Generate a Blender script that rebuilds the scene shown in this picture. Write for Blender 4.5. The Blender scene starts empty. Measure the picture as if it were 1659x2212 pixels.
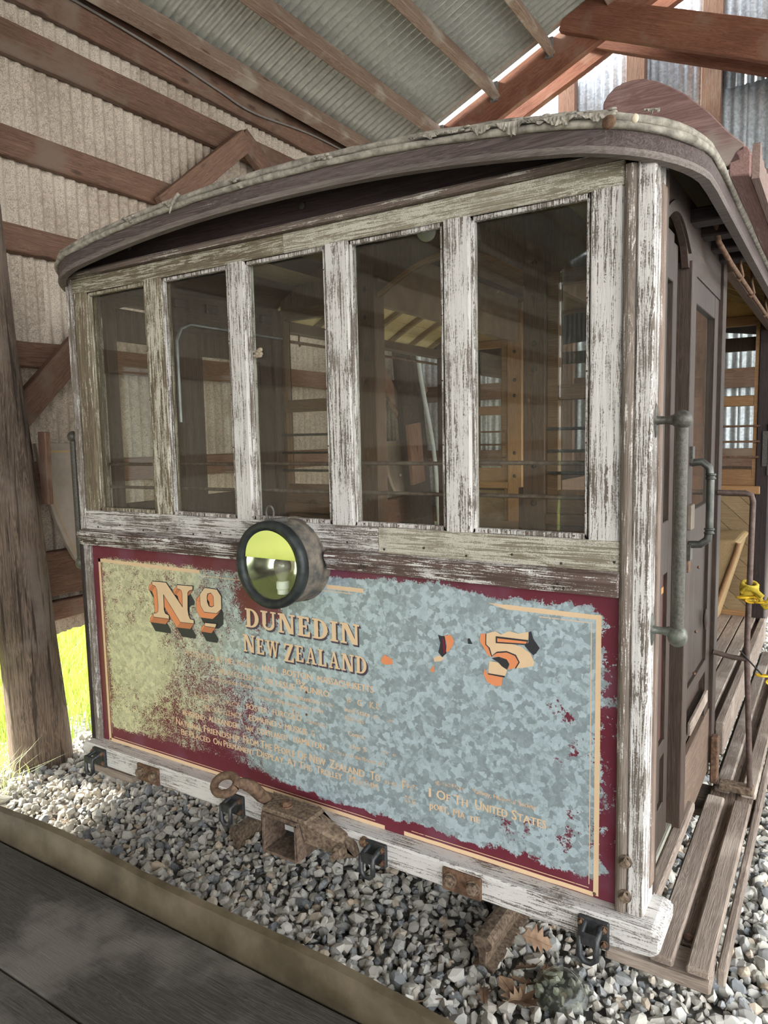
import bpy, bmesh, math, random
import numpy as np
from mathutils import Vector, Matrix
random.seed(5); RNG = np.random.default_rng(5)
SC = bpy.context.scene; COL = SC.collection
PI = math.pi

# ------------------------------------------------------------------ camera
def make_camera():
    yaw, pit, rol = math.radians(32.49425), math.radians(6.01086), math.radians(-1.18410)
    fw = Vector((-math.sin(yaw), math.cos(yaw), 0)); rt = Vector((math.cos(yaw), math.sin(yaw), 0)); up = Vector((0, 0, 1))
    fw2 = fw*math.cos(pit) - up*math.sin(pit); up2 = up*math.cos(pit) + fw*math.sin(pit)
    rt3 = rt*math.cos(rol) + up2*math.sin(rol); up3 = up2*math.cos(rol) - rt*math.sin(rol)
    cd = bpy.data.cameras.new('camera'); co = bpy.data.objects.new('camera', cd); COL.objects.link(co)
    m = Matrix((rt3, up3, -fw2)).transposed().to_4x4(); m.translation = CAM
    co.matrix_world = m
    cd.sensor_fit = 'VERTICAL'; cd.sensor_height = 36; cd.sensor_width = 27
    cd.lens = 1551.873/2212*36; cd.clip_start = .02; cd.clip_end = 300
    SC.camera = co
    return rt3, up3, fw2
CAM = Vector((2.34942, -1.63443, 1.67492))
CRT, CUP, CFW = make_camera()

# ------------------------------------------------------------------ world, sun, exposure
w = bpy.data.worlds.new('sky'); SC.world = w; w.use_nodes = True
nt = w.node_tree; bg = nt.nodes['Background']
tc = nt.nodes.new('ShaderNodeTexCoord'); sx = nt.nodes.new('ShaderNodeSeparateXYZ'); rp = nt.nodes.new('ShaderNodeValToRGB')
nt.links.new(tc.outputs['Generated'], sx.inputs[0]); nt.links.new(sx.outputs['Z'], rp.inputs[0])
e = rp.color_ramp.elements
e[0].position = 0.0; e[0].color = (.42, .42, .40, 1)
e[1].position = 0.02; e[1].color = (1, 1, .97, 1)
n = e.new(.35); n.color = (.93, .97, 1, 1)
n = e.new(1.0); n.color = (.84, .92, 1, 1)
nt.links.new(rp.outputs[0], bg.inputs[0]); bg.inputs[1].default_value = 2.2
sd = bpy.data.lights.new('sun', 'SUN'); so = bpy.data.objects.new('sun', sd); COL.objects.link(so)
sd.energy = 6.5; sd.angle = math.radians(5); sd.color = (1, .95, .84)
so.rotation_euler = Vector((.86, .16, -.48)).to_track_quat('-Z', 'Y').to_euler(); so.location = (-6, -2, 8)
vs = SC.view_settings
vs.view_transform = 'Standard'; vs.look = 'None'; vs.gamma = 1; vs.exposure = 1.78; vs.use_curve_mapping = False
try:
    SC.cycles.max_bounces = 8; SC.cycles.transparent_max_bounces = 12
    SC.cycles.diffuse_bounces = 5; SC.cycles.glossy_bounces = 4; SC.cycles.caustics_reflective = False; SC.cycles.caustics_refractive = False
    SC.cycles.use_denoising = True; SC.cycles.sample_clamp_indirect = 6
except Exception: pass

# ------------------------------------------------------------------ material helpers
class NT:
    def __init__(s, name):
        s.m = bpy.data.materials.new(name); s.m.use_nodes = True; s.t = s.m.node_tree
        s.b = s.t.nodes['Principled BSDF']; s.out = s.t.nodes['Material Output']
        s.b.inputs['Specular IOR Level'].default_value = .3
    def n(s, typ, ins=None, **kw):
        x = s.t.nodes.new('ShaderNode'+typ)
        for k, v in kw.items(): setattr(x, k, v)
        for k, v in (ins or {}).items(): s.set(x.inputs[k], v)
        return x
    def set(s, sock, v):
        if isinstance(v, bpy.types.NodeSocket): s.t.links.new(v, sock)
        elif isinstance(v, bpy.types.Node): s.t.links.new(v.outputs[0], sock)
        else:
            if isinstance(v, tuple) and len(v) == 3 and sock.type == 'RGBA': v = v+(1,)
            sock.default_value = v
    def math(s, op, a, b=0.0, c=None):
        x = s.n('Math', operation=op); s.set(x.inputs[0], a); s.set(x.inputs[1], b)
        if c is not None: s.set(x.inputs[2], c)
        return x.outputs[0]
    def mix(s, f, a, b, typ='MIX'):
        x = s.n('Mix', data_type='RGBA', blend_type=typ); s.set(x.inputs[0], f); s.set(x.inputs[6], a); s.set(x.inputs[7], b); return x.outputs[2]
    def ramp(s, f, stops, interp='LINEAR'):
        x = s.n('ValToRGB', {0: f}); el = x.color_ramp.elements; x.color_ramp.interpolation = interp
        while len(el) < len(stops): el.new(.5)
        for q, (p, c) in zip(el, stops):
            q.position = p; q.color = (c, c, c, 1) if isinstance(c, (int, float)) else tuple(c)+(1,)
        return x.outputs[0]
    def step(s, f, a, b):
        x = s.n('MapRange', interpolation_type='SMOOTHSTEP'); s.set(x.inputs[0], f); s.set(x.inputs[1], a); s.set(x.inputs[2], b); return x.outputs[0]
    def co(s, scale=(1, 1, 1), rnd=True):
        c = s.n('TexCoord').outputs['Object']
        if rnd:
            r = s.n('ObjectInfo').outputs['Random']; k = s.math('MULTIPLY', r, 37.0)
            v = s.n('CombineXYZ', {0: k, 1: k, 2: k}); c = s.n('VectorMath', {0: c, 1: v.outputs[0]}, operation='ADD').outputs[0]
        return s.n('VectorMath', {0: c, 1: tuple(scale)}, operation='MULTIPLY').outputs[0]
    def noise(s, v, scale, detail=4, rough=.55, dist=0.0):
        return s.n('TexNoise', {'Vector': v, 'Scale': scale, 'Detail': detail, 'Roughness': rough, 'Distortion': dist}).outputs[0]
    def bump(s, h, strength=.3, d=.002):
        x = s.n('Bump', {'Strength': strength, 'Distance': d, 'Height': h}); s.set(s.b.inputs['Normal'], x.outputs[0])
    def fin(s, col, rough=.8, metal=0.0):
        s.set(s.b.inputs['Base Color'], col); s.set(s.b.inputs['Roughness'], rough); s.set(s.b.inputs['Metallic'], metal); return s.m

_cache = {}
def wood(key, c1, c2, axis='X', paint=None, cover=.5, c3=None, gs=1.0, rough=.8, bump=.5, spots=None, crackle=0.0, vary=.25):
    k = (key, axis)
    if k in _cache: return _cache[k]
    s = NT('wood_'+key+'_'+axis.lower())
    al, ac = 2.0*gs, 42.0*gs
    sc = {'X': (al, ac, ac), 'Y': (ac, al, ac), 'Z': (ac, ac, al)}[axis]
    sf = {'X': (5, 190, 190), 'Y': (190, 5, 190), 'Z': (190, 190, 5)}[axis]
    v = s.co(sc); vf = s.co(sf); vi = s.co((1, 1, 1))
    g = s.noise(v, 1.0, 5, .6, 1.4)
    f = s.noise(vf, 1.0, 3, .6, .5)
    band = s.math('FRACT', s.math('MULTIPLY', g, 9.0))
    band = s.math('ABSOLUTE', s.math('SUBTRACT', band, .5))
    gg = s.math('ADD', s.math('MULTIPLY', f, .55), s.math('MULTIPLY', band, .6))
    big = s.noise(vi, 1.8, 3)
    t = s.math('ADD', gg, s.math('MULTIPLY', s.math('SUBTRACT', big, .5), .7))
    col = s.ramp(t, [(.25, c1), (.75, c2)])
    if c3: col = s.mix(s.step(s.noise(vi, 3.0, 4), .52, .68), col, c3)
    r = s.n('ObjectInfo').outputs['Random']
    br = s.math('ADD', 1-vary/2, s.math('MULTIPLY', r, vary))
    col = s.mix(1.0, col, s.n('CombineColor', {0: br, 1: br, 2: br}).outputs[0], 'MULTIPLY')
    h = gg
    if paint:
        pt = s.noise(vi, 9.0, 6, .65)
        pf = s.noise(vi, 260.0, 2)
        q = s.math('ADD', s.math('MULTIPLY', s.math('ADD', s.math('MULTIPLY', f, .95), s.math('MULTIPLY', band, .42)), .95), s.math('MULTIPLY', pt, .70))
        q = s.math('ADD', q, s.math('MULTIPLY', s.math('SUBTRACT', pf, .5), .35))
        th = 1.405 - cover*.85
        mk = s.step(q, th-.05, th+.05)
        pcol = s.mix(s.noise(vi, 14, 4), tuple(x*.86 for x in paint), paint)
        if crackle:
            vo = s.n('TexVoronoi', {'Vector': vi, 'Scale': 240.0}, feature='DISTANCE_TO_EDGE').outputs[0]
            mk = s.math('MULTIPLY', mk, s.math('SUBTRACT', 1.0, s.math('MULTIPLY', s.step(vo, .12, .02), crackle)))
        col = s.mix(mk, col, pcol)
        h = s.math('ADD', s.math('MULTIPLY', gg, .6), s.math('MULTIPLY', mk, .5))
    if key == 'log':
        ck = s.step(s.noise(s.co({'X': (1.5, 36, 36), 'Y': (36, 1.5, 36), 'Z': (36, 36, 1.5)}[axis]), 1.0, 4, .6, .6), .56, .66); col = s.mix(s.math('MULTIPLY', ck, .85), col, (.03, .02, .015)); h = s.math('SUBTRACT', h, s.math('MULTIPLY', ck, 1.5))
    if spots:
        vo = s.n('TexVoronoi', {'Vector': s.co((3, 9, 9) if axis == 'X' else ((9, 3, 9) if axis == 'Y' else (9, 9, 3))), 'Scale': 1.0}).outputs[0]
        col = s.mix(s.math('MULTIPLY', s.step(vo, .16, .06), .8), col, spots)
    s.bump(h, bump, .003)
    _cache[k] = s.fin(col, rough); return _cache[k]

def plain(key, c1, c2=None, rough=.6, metal=0.0, ns=20.0, bump=.15, det=5, spec=None):
    if key in _cache: return _cache[key]
    s = NT(key); v = s.co()
    a = s.noise(v, ns, det, .6); col = s.ramp(a, [(.35, c1), (.65, c2 or tuple(x*1.15 for x in c1))])
    s.bump(s.noise(v, ns*3, 4), bump, .002)
    if spec is not None: s.b.inputs['Specular IOR Level'].default_value = spec
    _cache[key] = s.fin(col, rough, metal); return _cache[key]

WHITE = (.66, .625, .59)
def w_white(ax, c=.62): return wood('white%d' % int(c*100), (.13, .105, .085), (.30, .255, .215), ax, WHITE, c, bump=.7, vary=.08, gs=1.7)
def w_olive(ax): return wood('olive', (.13, .10, .065), (.30, .26, .18), ax, (.52, .48, .38), .50, crackle=.5, bump=.6, vary=.1)
def w_olive_l(ax): return wood('olive_light', (.20, .17, .12), (.42, .37, .29), ax, (.62, .58, .49), .62, crackle=.7, bump=.6, vary=.1)
def w_dark(ax): return wood('dark_maroon', (.013, .008, .008), (.045, .028, .027), ax, (.17, .14, .13), .12, bump=.35, rough=.6)
def w_rim(ax): return wood('rim', (.060, .042, .038), (.16, .125, .115), ax, (.30, .26, .23), .26, bump=.5)
def w_door(ax): return wood('door', (.030, .019, .0135), (.075, .050, .037), ax, (.13, .098, .073), .20, bump=.35, rough=.55)
def w_maroon(ax): return wood('maroon', (.075, .030, .027), (.12, .048, .042), ax, bump=.2, rough=.5)
def w_inner(ax): return wood('inner', (.060, .034, .020), (.13, .075, .045), ax, bump=.3, rough=.55)
def w_tan(ax): return wood('tan_varnish', (.20, .105, .045), (.34, .19, .085), ax, bump=.3, rough=.45)
def w_beam(ax='X'): return wood('beam', (.115, .062, .042), (.27, .155, .105), ax, c3=(.20, .14, .105), bump=.6, spots=(.06, .035, .025), vary=.35)
def w_purlin(ax='X'): return wood('purlin', (.19, .115, .08), (.42, .31, .235), ax, c3=(.44, .37, .30), bump=.6, spots=(.10, .045, .025), vary=.3)
def w_red(ax='X'): return wood('red_beam', (.16, .060, .035), (.36, .155, .095), ax, c3=(.30, .17, .12), bump=.6, vary=.2)
def w_log(ax='X'): return wood('log', (.070, .050, .038), (.27, .195, .145), ax, bump=1.0, gs=.8, c3=(.20, .155, .125))
def w_step(ax): return wood('step', (.16, .12, .095), (.36, .29, .235), ax, c3=(.42, .35, .29), bump=.6, vary=.2)
def w_deck(ax): return wood('deck', (.036, .031, .025), (.095, .085, .070), ax, c3=(.13, .118, .10), bump=.7, vary=.3)
IRON = lambda: plain('black_iron', (.035, .037, .04), (.075, .075, .075), .5, .6, 60)
RUST = lambda: plain('rust', (.075, .042, .028), (.20, .115, .07), .85, .2, 70, .6)
RUST2 = lambda: plain('pale_rust', (.075, .05, .036), (.24, .175, .12), .9, .1, 90, .7)
BRONZE = lambda: plain('bronze', (.050, .046, .037), (.100, .094, .078), .42, .35, 160, .4)
BRONZEG = lambda: plain('green_bronze', (.085, .075, .06), (.16, .18, .15), .45, .4, 60, .4)
CANVAS = lambda: plain('canvas', (.17, .15, .125), (.40, .36, .30), .95, 0, 38, .9)
CANVAS2 = lambda: plain('roof_canvas', (.20, .17, .14), (.34, .30, .25), .95, 0, 14, .6)
YEL = lambda: plain('ceiling_yellow', (.68, .54, .25), (.80, .66, .36), .8, 0, 12, .1)
OCHRE = lambda: plain('ochre_board', (.36, .22, .085), (.48, .31, .13), .65, 0, 8, .1)
BRN = lambda: plain('brown_board', (.14, .09, .055), (.20, .135, .085), .65, 0, 8, .1)

def m_galv(key, dark, light, scale=40.0, metal=.35, rough=.5, speck=None, speckamt=.5):
    if key in _cache: return _cache[key]
    s = NT(key); v = s.co()
    wv = s.n('VectorMath', {0: v, 1: s.n('VectorMath', {0: s.n('TexNoise', {'Vector': v, 'Scale': scale*1.4, 'Detail': 2.0}).outputs['Color'], 1: (.9/scale*1.6,)*3}, operation='MULTIPLY').outputs[0]}, operation='ADD').outputs[0]
    vo = s.n('TexVoronoi', {'Vector': wv, 'Scale': scale})
    r = s.n('SeparateColor', {0: vo.outputs['Color']}).outputs[0]
    col = s.mix(r, dark, light)
    if speck:
        a = s.noise(v, 190.0, 3, .7); b = s.noise(v, 2.2, 4)
        col = s.mix(s.math('MULTIPLY', s.step(s.math('ADD', a, s.math('MULTIPLY', s.math('SUBTRACT', b, .5), .5)), .47, .60), speckamt), col, speck)
    s.bump(s.noise(v, 60, 3), .08, .002)
    _cache[key] = s.fin(col, rough, metal); return _cache[key]
GALV_WALL = lambda: m_galv('wall_sheet', (.30, .235, .185), (.45, .365, .29), 60, .05, .6, (.70, .61, .51), .75)
GALV_ROOF = lambda: m_galv('roof_sheet', (.40, .405, .36), (.50, .505, .45), 30, .45, .36)
GALV_BACK = lambda: m_galv('back_sheet', (.44, .48, .52), (.68, .735, .78), 60, .25, .42)

def m_panel():
    s = NT('painted_galvanised_panel'); c = s.n('TexCoord').outputs['Object']
    p = s.n('SeparateXYZ', {0: c}); X, Z = p.outputs[0], p.outputs[2]     # panel centre = 0
    def wob(sc, amp): return s.n('VectorMath', {0: s.n('VectorMath', {0: s.n('TexNoise', {'Vector': c, 'Scale': sc, 'Detail': 3.0}).outputs['Color'], 1: (.5,)*3}, operation='SUBTRACT').outputs[0], 1: (amp,)*3}, operation='MULTIPLY').outputs[0]
    cw = s.n('VectorMath', {0: c, 1: wob(70, .022)}, operation='ADD').outputs[0]
    vo = s.n('TexVoronoi', {'Vector': cw, 'Scale': 62.0}); r = s.n('SeparateColor', {0: vo.outputs['Color']})
    vo2 = s.n('TexVoronoi', {'Vector': cw, 'Scale': 120.0}); r2 = s.n('SeparateColor', {0: vo2.outputs['Color']})
    k = s.math('ADD', s.math('MULTIPLY', r.outputs[0], .7), s.math('MULTIPLY', r2.outputs[1], .3))
    zinc = s.ramp(k, [(.1, (.245, .290, .305)), (.45, (.315, .375, .395)), (.60, (.40, .48, .51)), (.9, (.47, .56, .60))])
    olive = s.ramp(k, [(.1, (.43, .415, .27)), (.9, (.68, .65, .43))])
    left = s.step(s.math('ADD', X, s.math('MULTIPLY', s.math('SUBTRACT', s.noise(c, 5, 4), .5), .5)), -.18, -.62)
    metal = s.mix(left, zinc, olive)  # olive on the left puts light bounced off the grass into the colour
    # paint left on the metal
    fine = s.noise(c, 210, 4, .75); mid = s.noise(c, 28, 5, .65, .4); big = s.noise(c, 5.0, 4, .6)
    nz = s.math('ADD', s.math('ADD', s.math('MULTIPLY', fine, .30), s.math('MULTIPLY', mid, .55)), s.math('MULTIPLY', big, .45))   # ~ .65
    L = s.step(X, .02, -.28)
    nzl = s.math('ADD', s.math('MULTIPLY', s.math('ADD', s.noise(c, 330, 2, .6), fine), .40), s.math('MULTIPLY', s.math('ADD', mid, s.math('MULTIPLY', big, .8)), .28))
    nz = s.math('ADD', s.math('MULTIPLY', nz, s.math('SUBTRACT', 1.0, L)), s.math('MULTIPLY', nzl, L))
    ex = s.math('SUBTRACT', .947, s.math('ABSOLUTE', X)); ez = s.math('SUBTRACT', .383, s.math('ABSOLUTE', Z))
    def edge(d, wd, amt): return s.math('MULTIPLY', s.step(d, wd, 0.0), amt)
    ed = s.math('ADD', edge(ex, .075, .315), edge(s.math('ADD', Z, .383), .095, .70))
    ed = s.math('ADD', ed, edge(s.math('SUBTRACT', .383, Z), .07, .48))
    bias = s.math('ADD', ed, s.math('MULTIPLY', L, .215))
    for bx, bz, rad, amt in ((-.42, -.18, .30, .05), (-.12, .25, .16, .36), (-.28, -.32, .22, .10), (-.08, -.14, .20, .11), (-.25, -.05, .25, .05), (.83, .09, .13, .19), (.82, -.08, .14, .15), (.70, -.24, .15, .22), (.85, -.22, .14, .18), (.89, .0, .10, .12), (.45, -.30, .12, .12), (-.62, -.26, .22, .06),
                             (.33, .05, .22, -.10), (.45, .25, .25, -.20), (-.72, -.02, .22, -.09), (-.28, .04, .12, -.05), (.72, .2, .3, .05), (.78, .0, .25, .06)):
        dv = s.n('VectorMath', {0: c, 1: (bx, 0, bz)}, operation='DISTANCE').outputs['Value']
        bias = s.math('ADD', bias, s.math('MULTIPLY', s.step(dv, rad, 0.0), amt))
    q = s.math('ADD', nz, bias)
    mk = s.step(q, .905, .925)
    maroon = s.mix(s.noise(c, 12, 3), (.115, .018, .030), (.155, .028, .042))
    maroon = s.mix(s.math('MULTIPLY', s.step(s.noise(c, 7, 3), .45, .7), .45), maroon, (.20, .085, .13))
    s.bump(s.math('ADD', s.math('MULTIPLY', mk, 1.0), s.math('MULTIPLY', s.noise(c, 3, 2), 1.5)), .35, .0012)
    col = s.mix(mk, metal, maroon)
    rg = s.mix(mk, s.mix(left, (.42,)*3, (.62,)*3), (.34,)*3)
    mt = s.math('MULTIPLY', s.math('SUBTRACT', 1.0, mk), .22)
    return s.fin(col, rg, mt)

def m_paintprint(key, col, wear=.2, scale=160.0):
    if key in _cache: return _cache[key]
    s = NT(key); g = s.n('NewGeometry').outputs['Position']
    a = s.noise(g, scale, 3, .7); b = s.noise(g, 14, 3)
    k = s.math('ADD', s.math('MULTIPLY', a, .6), s.math('MULTIPLY', b, .4))
    x = s.step(k, .5-(.5-wear)*.42-.02, .5-(.5-wear)*.42+.02) if wear > 0 else 1.0
    s.set(s.b.inputs['Alpha'], x)
    c = s.mix(s.noise(g, 40, 3), tuple(v*.88 for v in col), col)
    _cache[key] = s.fin(c, .5); return _cache[key]
CREAM = lambda: m_paintprint('print_cream', (.74, .53, .33), .04)
CREAMW = lambda: m_paintprint('print_cream_worn', (.76, .54, .35), .24)
CREAMV = lambda: m_paintprint('print_cream_very_worn', (.70, .49, .32), .40)
ORANGE = lambda: m_paintprint('print_orange', (.74, .27, .12), 0)
BLACKP = lambda: m_paintprint('print_black', (.035, .035, .04), .05)
SHADOW = lambda: m_paintprint('print_dark_edge', (.075, .055, .075), .25)

def m_glass(key, tint=(.93, .94, .90), dust=.07, dustcol=(.55, .52, .42), rough=.02, refl=1.0):
    if key in _cache: return _cache[key]
    m = bpy.data.materials.new(key); m.use_nodes = True; t = m.node_tree; N = t.nodes; N.clear()
    out = N.new('ShaderNodeOutputMaterial'); tr = N.new('ShaderNodeBsdfTransparent'); tr.inputs[0].default_value = tint+(1,)
    gl = N.new('ShaderNodeBsdfGlossy'); gl.inputs['Roughness'].default_value = rough
    fr = N.new('ShaderNodeLayerWeight'); fr.inputs[0].default_value = .5
    pw = N.new('ShaderNodeMath'); pw.operation = 'POWER'; pw.inputs[1].default_value = 4.5
    mu = N.new('ShaderNodeMath'); mu.operation = 'MULTIPLY_ADD'; mu.inputs[1].default_value = .75*refl; mu.inputs[2].default_value = .022*refl
    mx = N.new('ShaderNodeMixShader'); df = N.new('ShaderNodeBsdfDiffuse'); df.inputs[0].default_value = dustcol+(1,)
    mx2 = N.new('ShaderNodeMixShader'); tc = N.new('ShaderNodeTexCoord'); no = N.new('ShaderNodeTexNoise'); no.inputs['Scale'].default_value = 140; no.inputs['Detail'].default_value = 6
    no2 = N.new('ShaderNodeTexNoise'); no2.inputs['Scale'].default_value = 5
    r = N.new('ShaderNodeMapRange'); r.inputs[1].default_value = .60; r.inputs[2].default_value = .78; r.inputs[3].default_value = dust*.5; r.inputs[4].default_value = dust*5
    ad = N.new('ShaderNodeMath'); ad.operation = 'MULTIPLY'; mr = N.new('ShaderNodeMapRange'); mr.inputs[1].default_value = .3; mr.inputs[2].default_value = .7; mr.inputs[3].default_value = .5; mr.inputs[4].default_value = 1.3
    L = t.links.new
    L(tc.outputs['Object'], no.inputs['Vector']); L(tc.outputs['Object'], no2.inputs['Vector']); L(no.outputs[0], r.inputs[0]); L(no2.outputs[0], mr.inputs[0]); L(r.outputs[0], ad.inputs[0]); L(mr.outputs[0], ad.inputs[1])
    L(fr.outputs['Facing'], pw.inputs[0]); L(pw.outputs[0], mu.inputs[0]); L(mu.outputs[0], mx.inputs[0]); L(tr.outputs[0], mx.inputs[1]); L(gl.outputs[0], mx.inputs[2])
    L(ad.outputs[0], mx2.inputs[0]); L(mx.outputs[0], mx2.inputs[1]); L(df.outputs[0], mx2.inputs[2]); L(mx2.outputs[0], out.inputs[0])
    _cache[key] = m; return m
GLASS = lambda: m_glass('window_glass', (.95, .955, .92), .022, refl=1.6)

# ------------------------------------------------------------------ object helpers
WL = {}                                                     # world location of each object made
def tag(o, label=None, cat=None, group=None, kind=None):
    if label: o['label'] = label
    if cat: o['category'] = cat
    if group: o['group'] = group
    if kind: o['kind'] = kind
    return o
def empty(name, loc=(0, 0, 0)):
    o = bpy.data.objects.new(name, None); o.empty_display_size = .1; COL.objects.link(o); o.location = loc; WL[o.name] = Vector(loc); return o
class MB:
    def __init__(s): s.v = []; s.f = []; s.sm = []
    def add(s, vs, fs, smooth=False):
        b = len(s.v); s.v += [tuple(x) for x in vs]; s.f += [tuple(i+b for i in f) for f in fs]; s.sm += [smooth]*len(fs); return s
    def box(s, x0, x1, y0, y1, z0, z1):
        vs = [(x, y, z) for z in (z0, z1) for y in (y0, y1) for x in (x0, x1)]
        return s.add(vs, [(0, 2, 3, 1), (4, 5, 7, 6), (0, 1, 5, 4), (2, 6, 7, 3), (0, 4, 6, 2), (1, 3, 7, 5)])
    def prism(s, poly, d0, d1, axis='y'):                  # poly in the plane normal to axis, extruded from d0 to d1
        m = {'y': lambda a, b, d: (a, d, b), 'x': lambda a, b, d: (d, a, b), 'z': lambda a, b, d: (a, b, d)}[axis]
        n = len(poly); vs = [m(a, b, d0) for a, b in poly]+[m(a, b, d1) for a, b in poly]
        fs = [tuple(range(n)), tuple(reversed(range(n, 2*n)))]+[(i, i+n, (i+1) % n+n, (i+1) % n) for i in range(n)]
        return s.add(vs, fs)
    def strip(s, A, B, smooth=False):                      # quads between two polylines
        n = len(A); return s.add(list(A)+list(B), [(i, i+1, n+i+1, n+i) for i in range(n-1)], smooth)
    def tube(s, pts, r, seg=10, cap=True, smooth=True):
        pts = [Vector(p) for p in pts]; n = len(pts); rs = r if isinstance(r, (list, tuple)) else [r]*n
        vs = []; prev = None
        for i, p in enumerate(pts):
            d = (pts[min(i+1, n-1)]-pts[max(i-1, 0)]).normalized()
            if prev is None: a = Vector((0, 0, 1)) if abs(d.z) < .9 else Vector((1, 0, 0)); u = d.cross(a).normalized()
            else: u = (prev-d*prev.dot(d)).normalized()
            prev = u; w_ = d.cross(u)
            for k in range(seg):
                t = 2*PI*k/seg; vs.append(p+(u*math.cos(t)+w_*math.sin(t))*rs[i])
        fs = [(i*seg+k, i*seg+(k+1) % seg, (i+1)*seg+(k+1) % seg, (i+1)*seg+k) for i in range(n-1) for k in range(seg)]
        s.add(vs, fs, smooth)
        if cap: s.add(vs[:seg], [tuple(reversed(range(seg)))]); s.add(vs[-seg:], [tuple(range(seg))])
        return s
    def lathe(s, prof, c, axis, seg=40, smooth=True):      # prof = [(r, h)] about the axis through c
        c = Vector(c); ax = Vector(axis).normalized(); a = Vector((0, 0, 1)) if abs(ax.z) < .9 else Vector((1, 0, 0)); u = ax.cross(a).normalized(); v = ax.cross(u)
        vs = [c+ax*h+(u*math.cos(2*PI*k/seg)+v*math.sin(2*PI*k/seg))*r for r, h in prof for k in range(seg)]
        fs = [(i*seg+k, i*seg+(k+1) % seg, (i+1)*seg+(k+1) % seg, (i+1)*seg+k) for i in range(len(prof)-1) for k in range(seg)]
        return s.add(vs, fs, smooth)
    def ball(s, c, r, seg=16, sc=(1, 1, 1)):
        prof = [(max(1e-5, math.sin(PI*i/10)), -math.cos(PI*i/10)) for i in range(11)]
        m = MB().lathe(prof, (0, 0, 0), (0, 0, 1), seg); c = Vector(c)
        return s.add([c+Vector((x*sc[0], y*sc[1], z*sc[2]))*r for x, y, z in m.v], m.f, True)
    def bolt(s, c, ax, r=.011, h=.008, sq=False):
        c = Vector(c); s.lathe([(r*1.25, 0), (r*1.25, h*.3), (r, h*.3)], c, ax, 12, False)
        n = 4 if sq else 6; s.lathe([(r, h*.3), (r, h*1.2), (r*.8, h*1.4), (1e-5, h*1.4)], c, ax, n, False); return s
    def build(s, name, mat, parent=None, bevel=0.0, seg=1, weld=False):
        me = bpy.data.meshes.new(name); V = np.array(s.v, dtype=float); lo, hi = V.min(0), V.max(0); c = Vector((lo+hi)/2)
        me.from_pydata([Vector(p)-c for p in s.v], [], s.f)
        me.polygons.foreach_set('use_smooth', s.sm)
        if weld or bevel:
            bm = bmesh.new(); bm.from_mesh(me); bmesh.ops.remove_doubles(bm, verts=bm.verts, dist=1e-5)
            bmesh.ops.recalc_face_normals(bm, faces=bm.faces)
            if bevel: bmesh.ops.bevel(bm, geom=[e for e in bm.edges if e.is_manifold and e.calc_face_angle(0) > .5], offset=bevel, segments=seg, affect='EDGES', clamp_overlap=True)
            bm.to_mesh(me); bm.free()
        me.update()
        o = bpy.data.objects.new(name, me); COL.objects.link(o)
        if mat: me.materials.append(mat)
        o.location = c
        if parent: o.parent = parent; o.location = c-WL[parent.name]
        WL[o.name] = c
        return o
def box(name, mat, parent, x0, x1, y0, y1, z0, z1, bevel=.003): return MB().box(x0, x1, y0, y1, z0, z1).build(name, mat, parent, bevel)
def beam(name, mat, parent, p0, p1, wd, ht, up=(0, 0, 1), bevel=.004, rough=.0):
    """timber from p0 to p1; local X runs along it, wd across (local Y), ht along up (local Z)"""
    p0, p1 = Vector(p0), Vector(p1); d = p1-p0; L = d.length; x = d.normalized(); z = Vector(up); z = (z-x*z.dot(x)).normalized(); y = z.cross(x)
    n = max(2, int(L/.25)); m = MB(); vs = []
    for i in range(n+1):
        for a, b in ((-1, -1), (1, -1), (1, 1), (-1, 1)):
            j = [random.uniform(-1, 1)*rough for _ in range(2)]
            vs.append((L*(i/n-.5), a*wd/2+j[0], b*ht/2+j[1]))
    fs = [(i*4+k, i*4+(k+1) % 4, i*4+4+(k+1) % 4, i*4+4+k) for i in range(n) for k in range(4)]+[(3, 2, 1, 0), (n*4, n*4+1, n*4+2, n*4+3)]
    me = bpy.data.meshes.new(name); me.from_pydata(vs, [], fs)
    if bevel:
        bm = bmesh.new(); bm.from_mesh(me); bmesh.ops.bevel(bm, geom=[e for e in bm.edges if e.calc_face_angle(0) > .5], offset=bevel, segments=1, affect='EDGES'); bm.to_mesh(me); bm.free()
    me.materials.append(mat); o = bpy.data.objects.new(name, me); COL.objects.link(o)
    c = (p0+p1)/2; M = Matrix((x, y, z)).transposed().to_4x4(); M.translation = c-(WL[parent.name] if parent else Vector())
    o.parent = parent; o.matrix_local = M; WL[o.name] = c
    return o
def copy_obj(o, parent, world):
    c = o.copy(); COL.objects.link(c); c.parent = parent; c.location = Vector(world)-(WL[parent.name] if parent else Vector()); WL[c.name] = Vector(world); return c
def arc(c, r, a0, a1, n): return [(c[0]+r*math.cos(a0+(a1-a0)*i/n), c[1]+r*math.sin(a0+(a1-a0)*i/n)) for i in range(n+1)]
def smooth01(t): t = max(0, min(1, t)); return t*t*(3-2*t)

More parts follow.
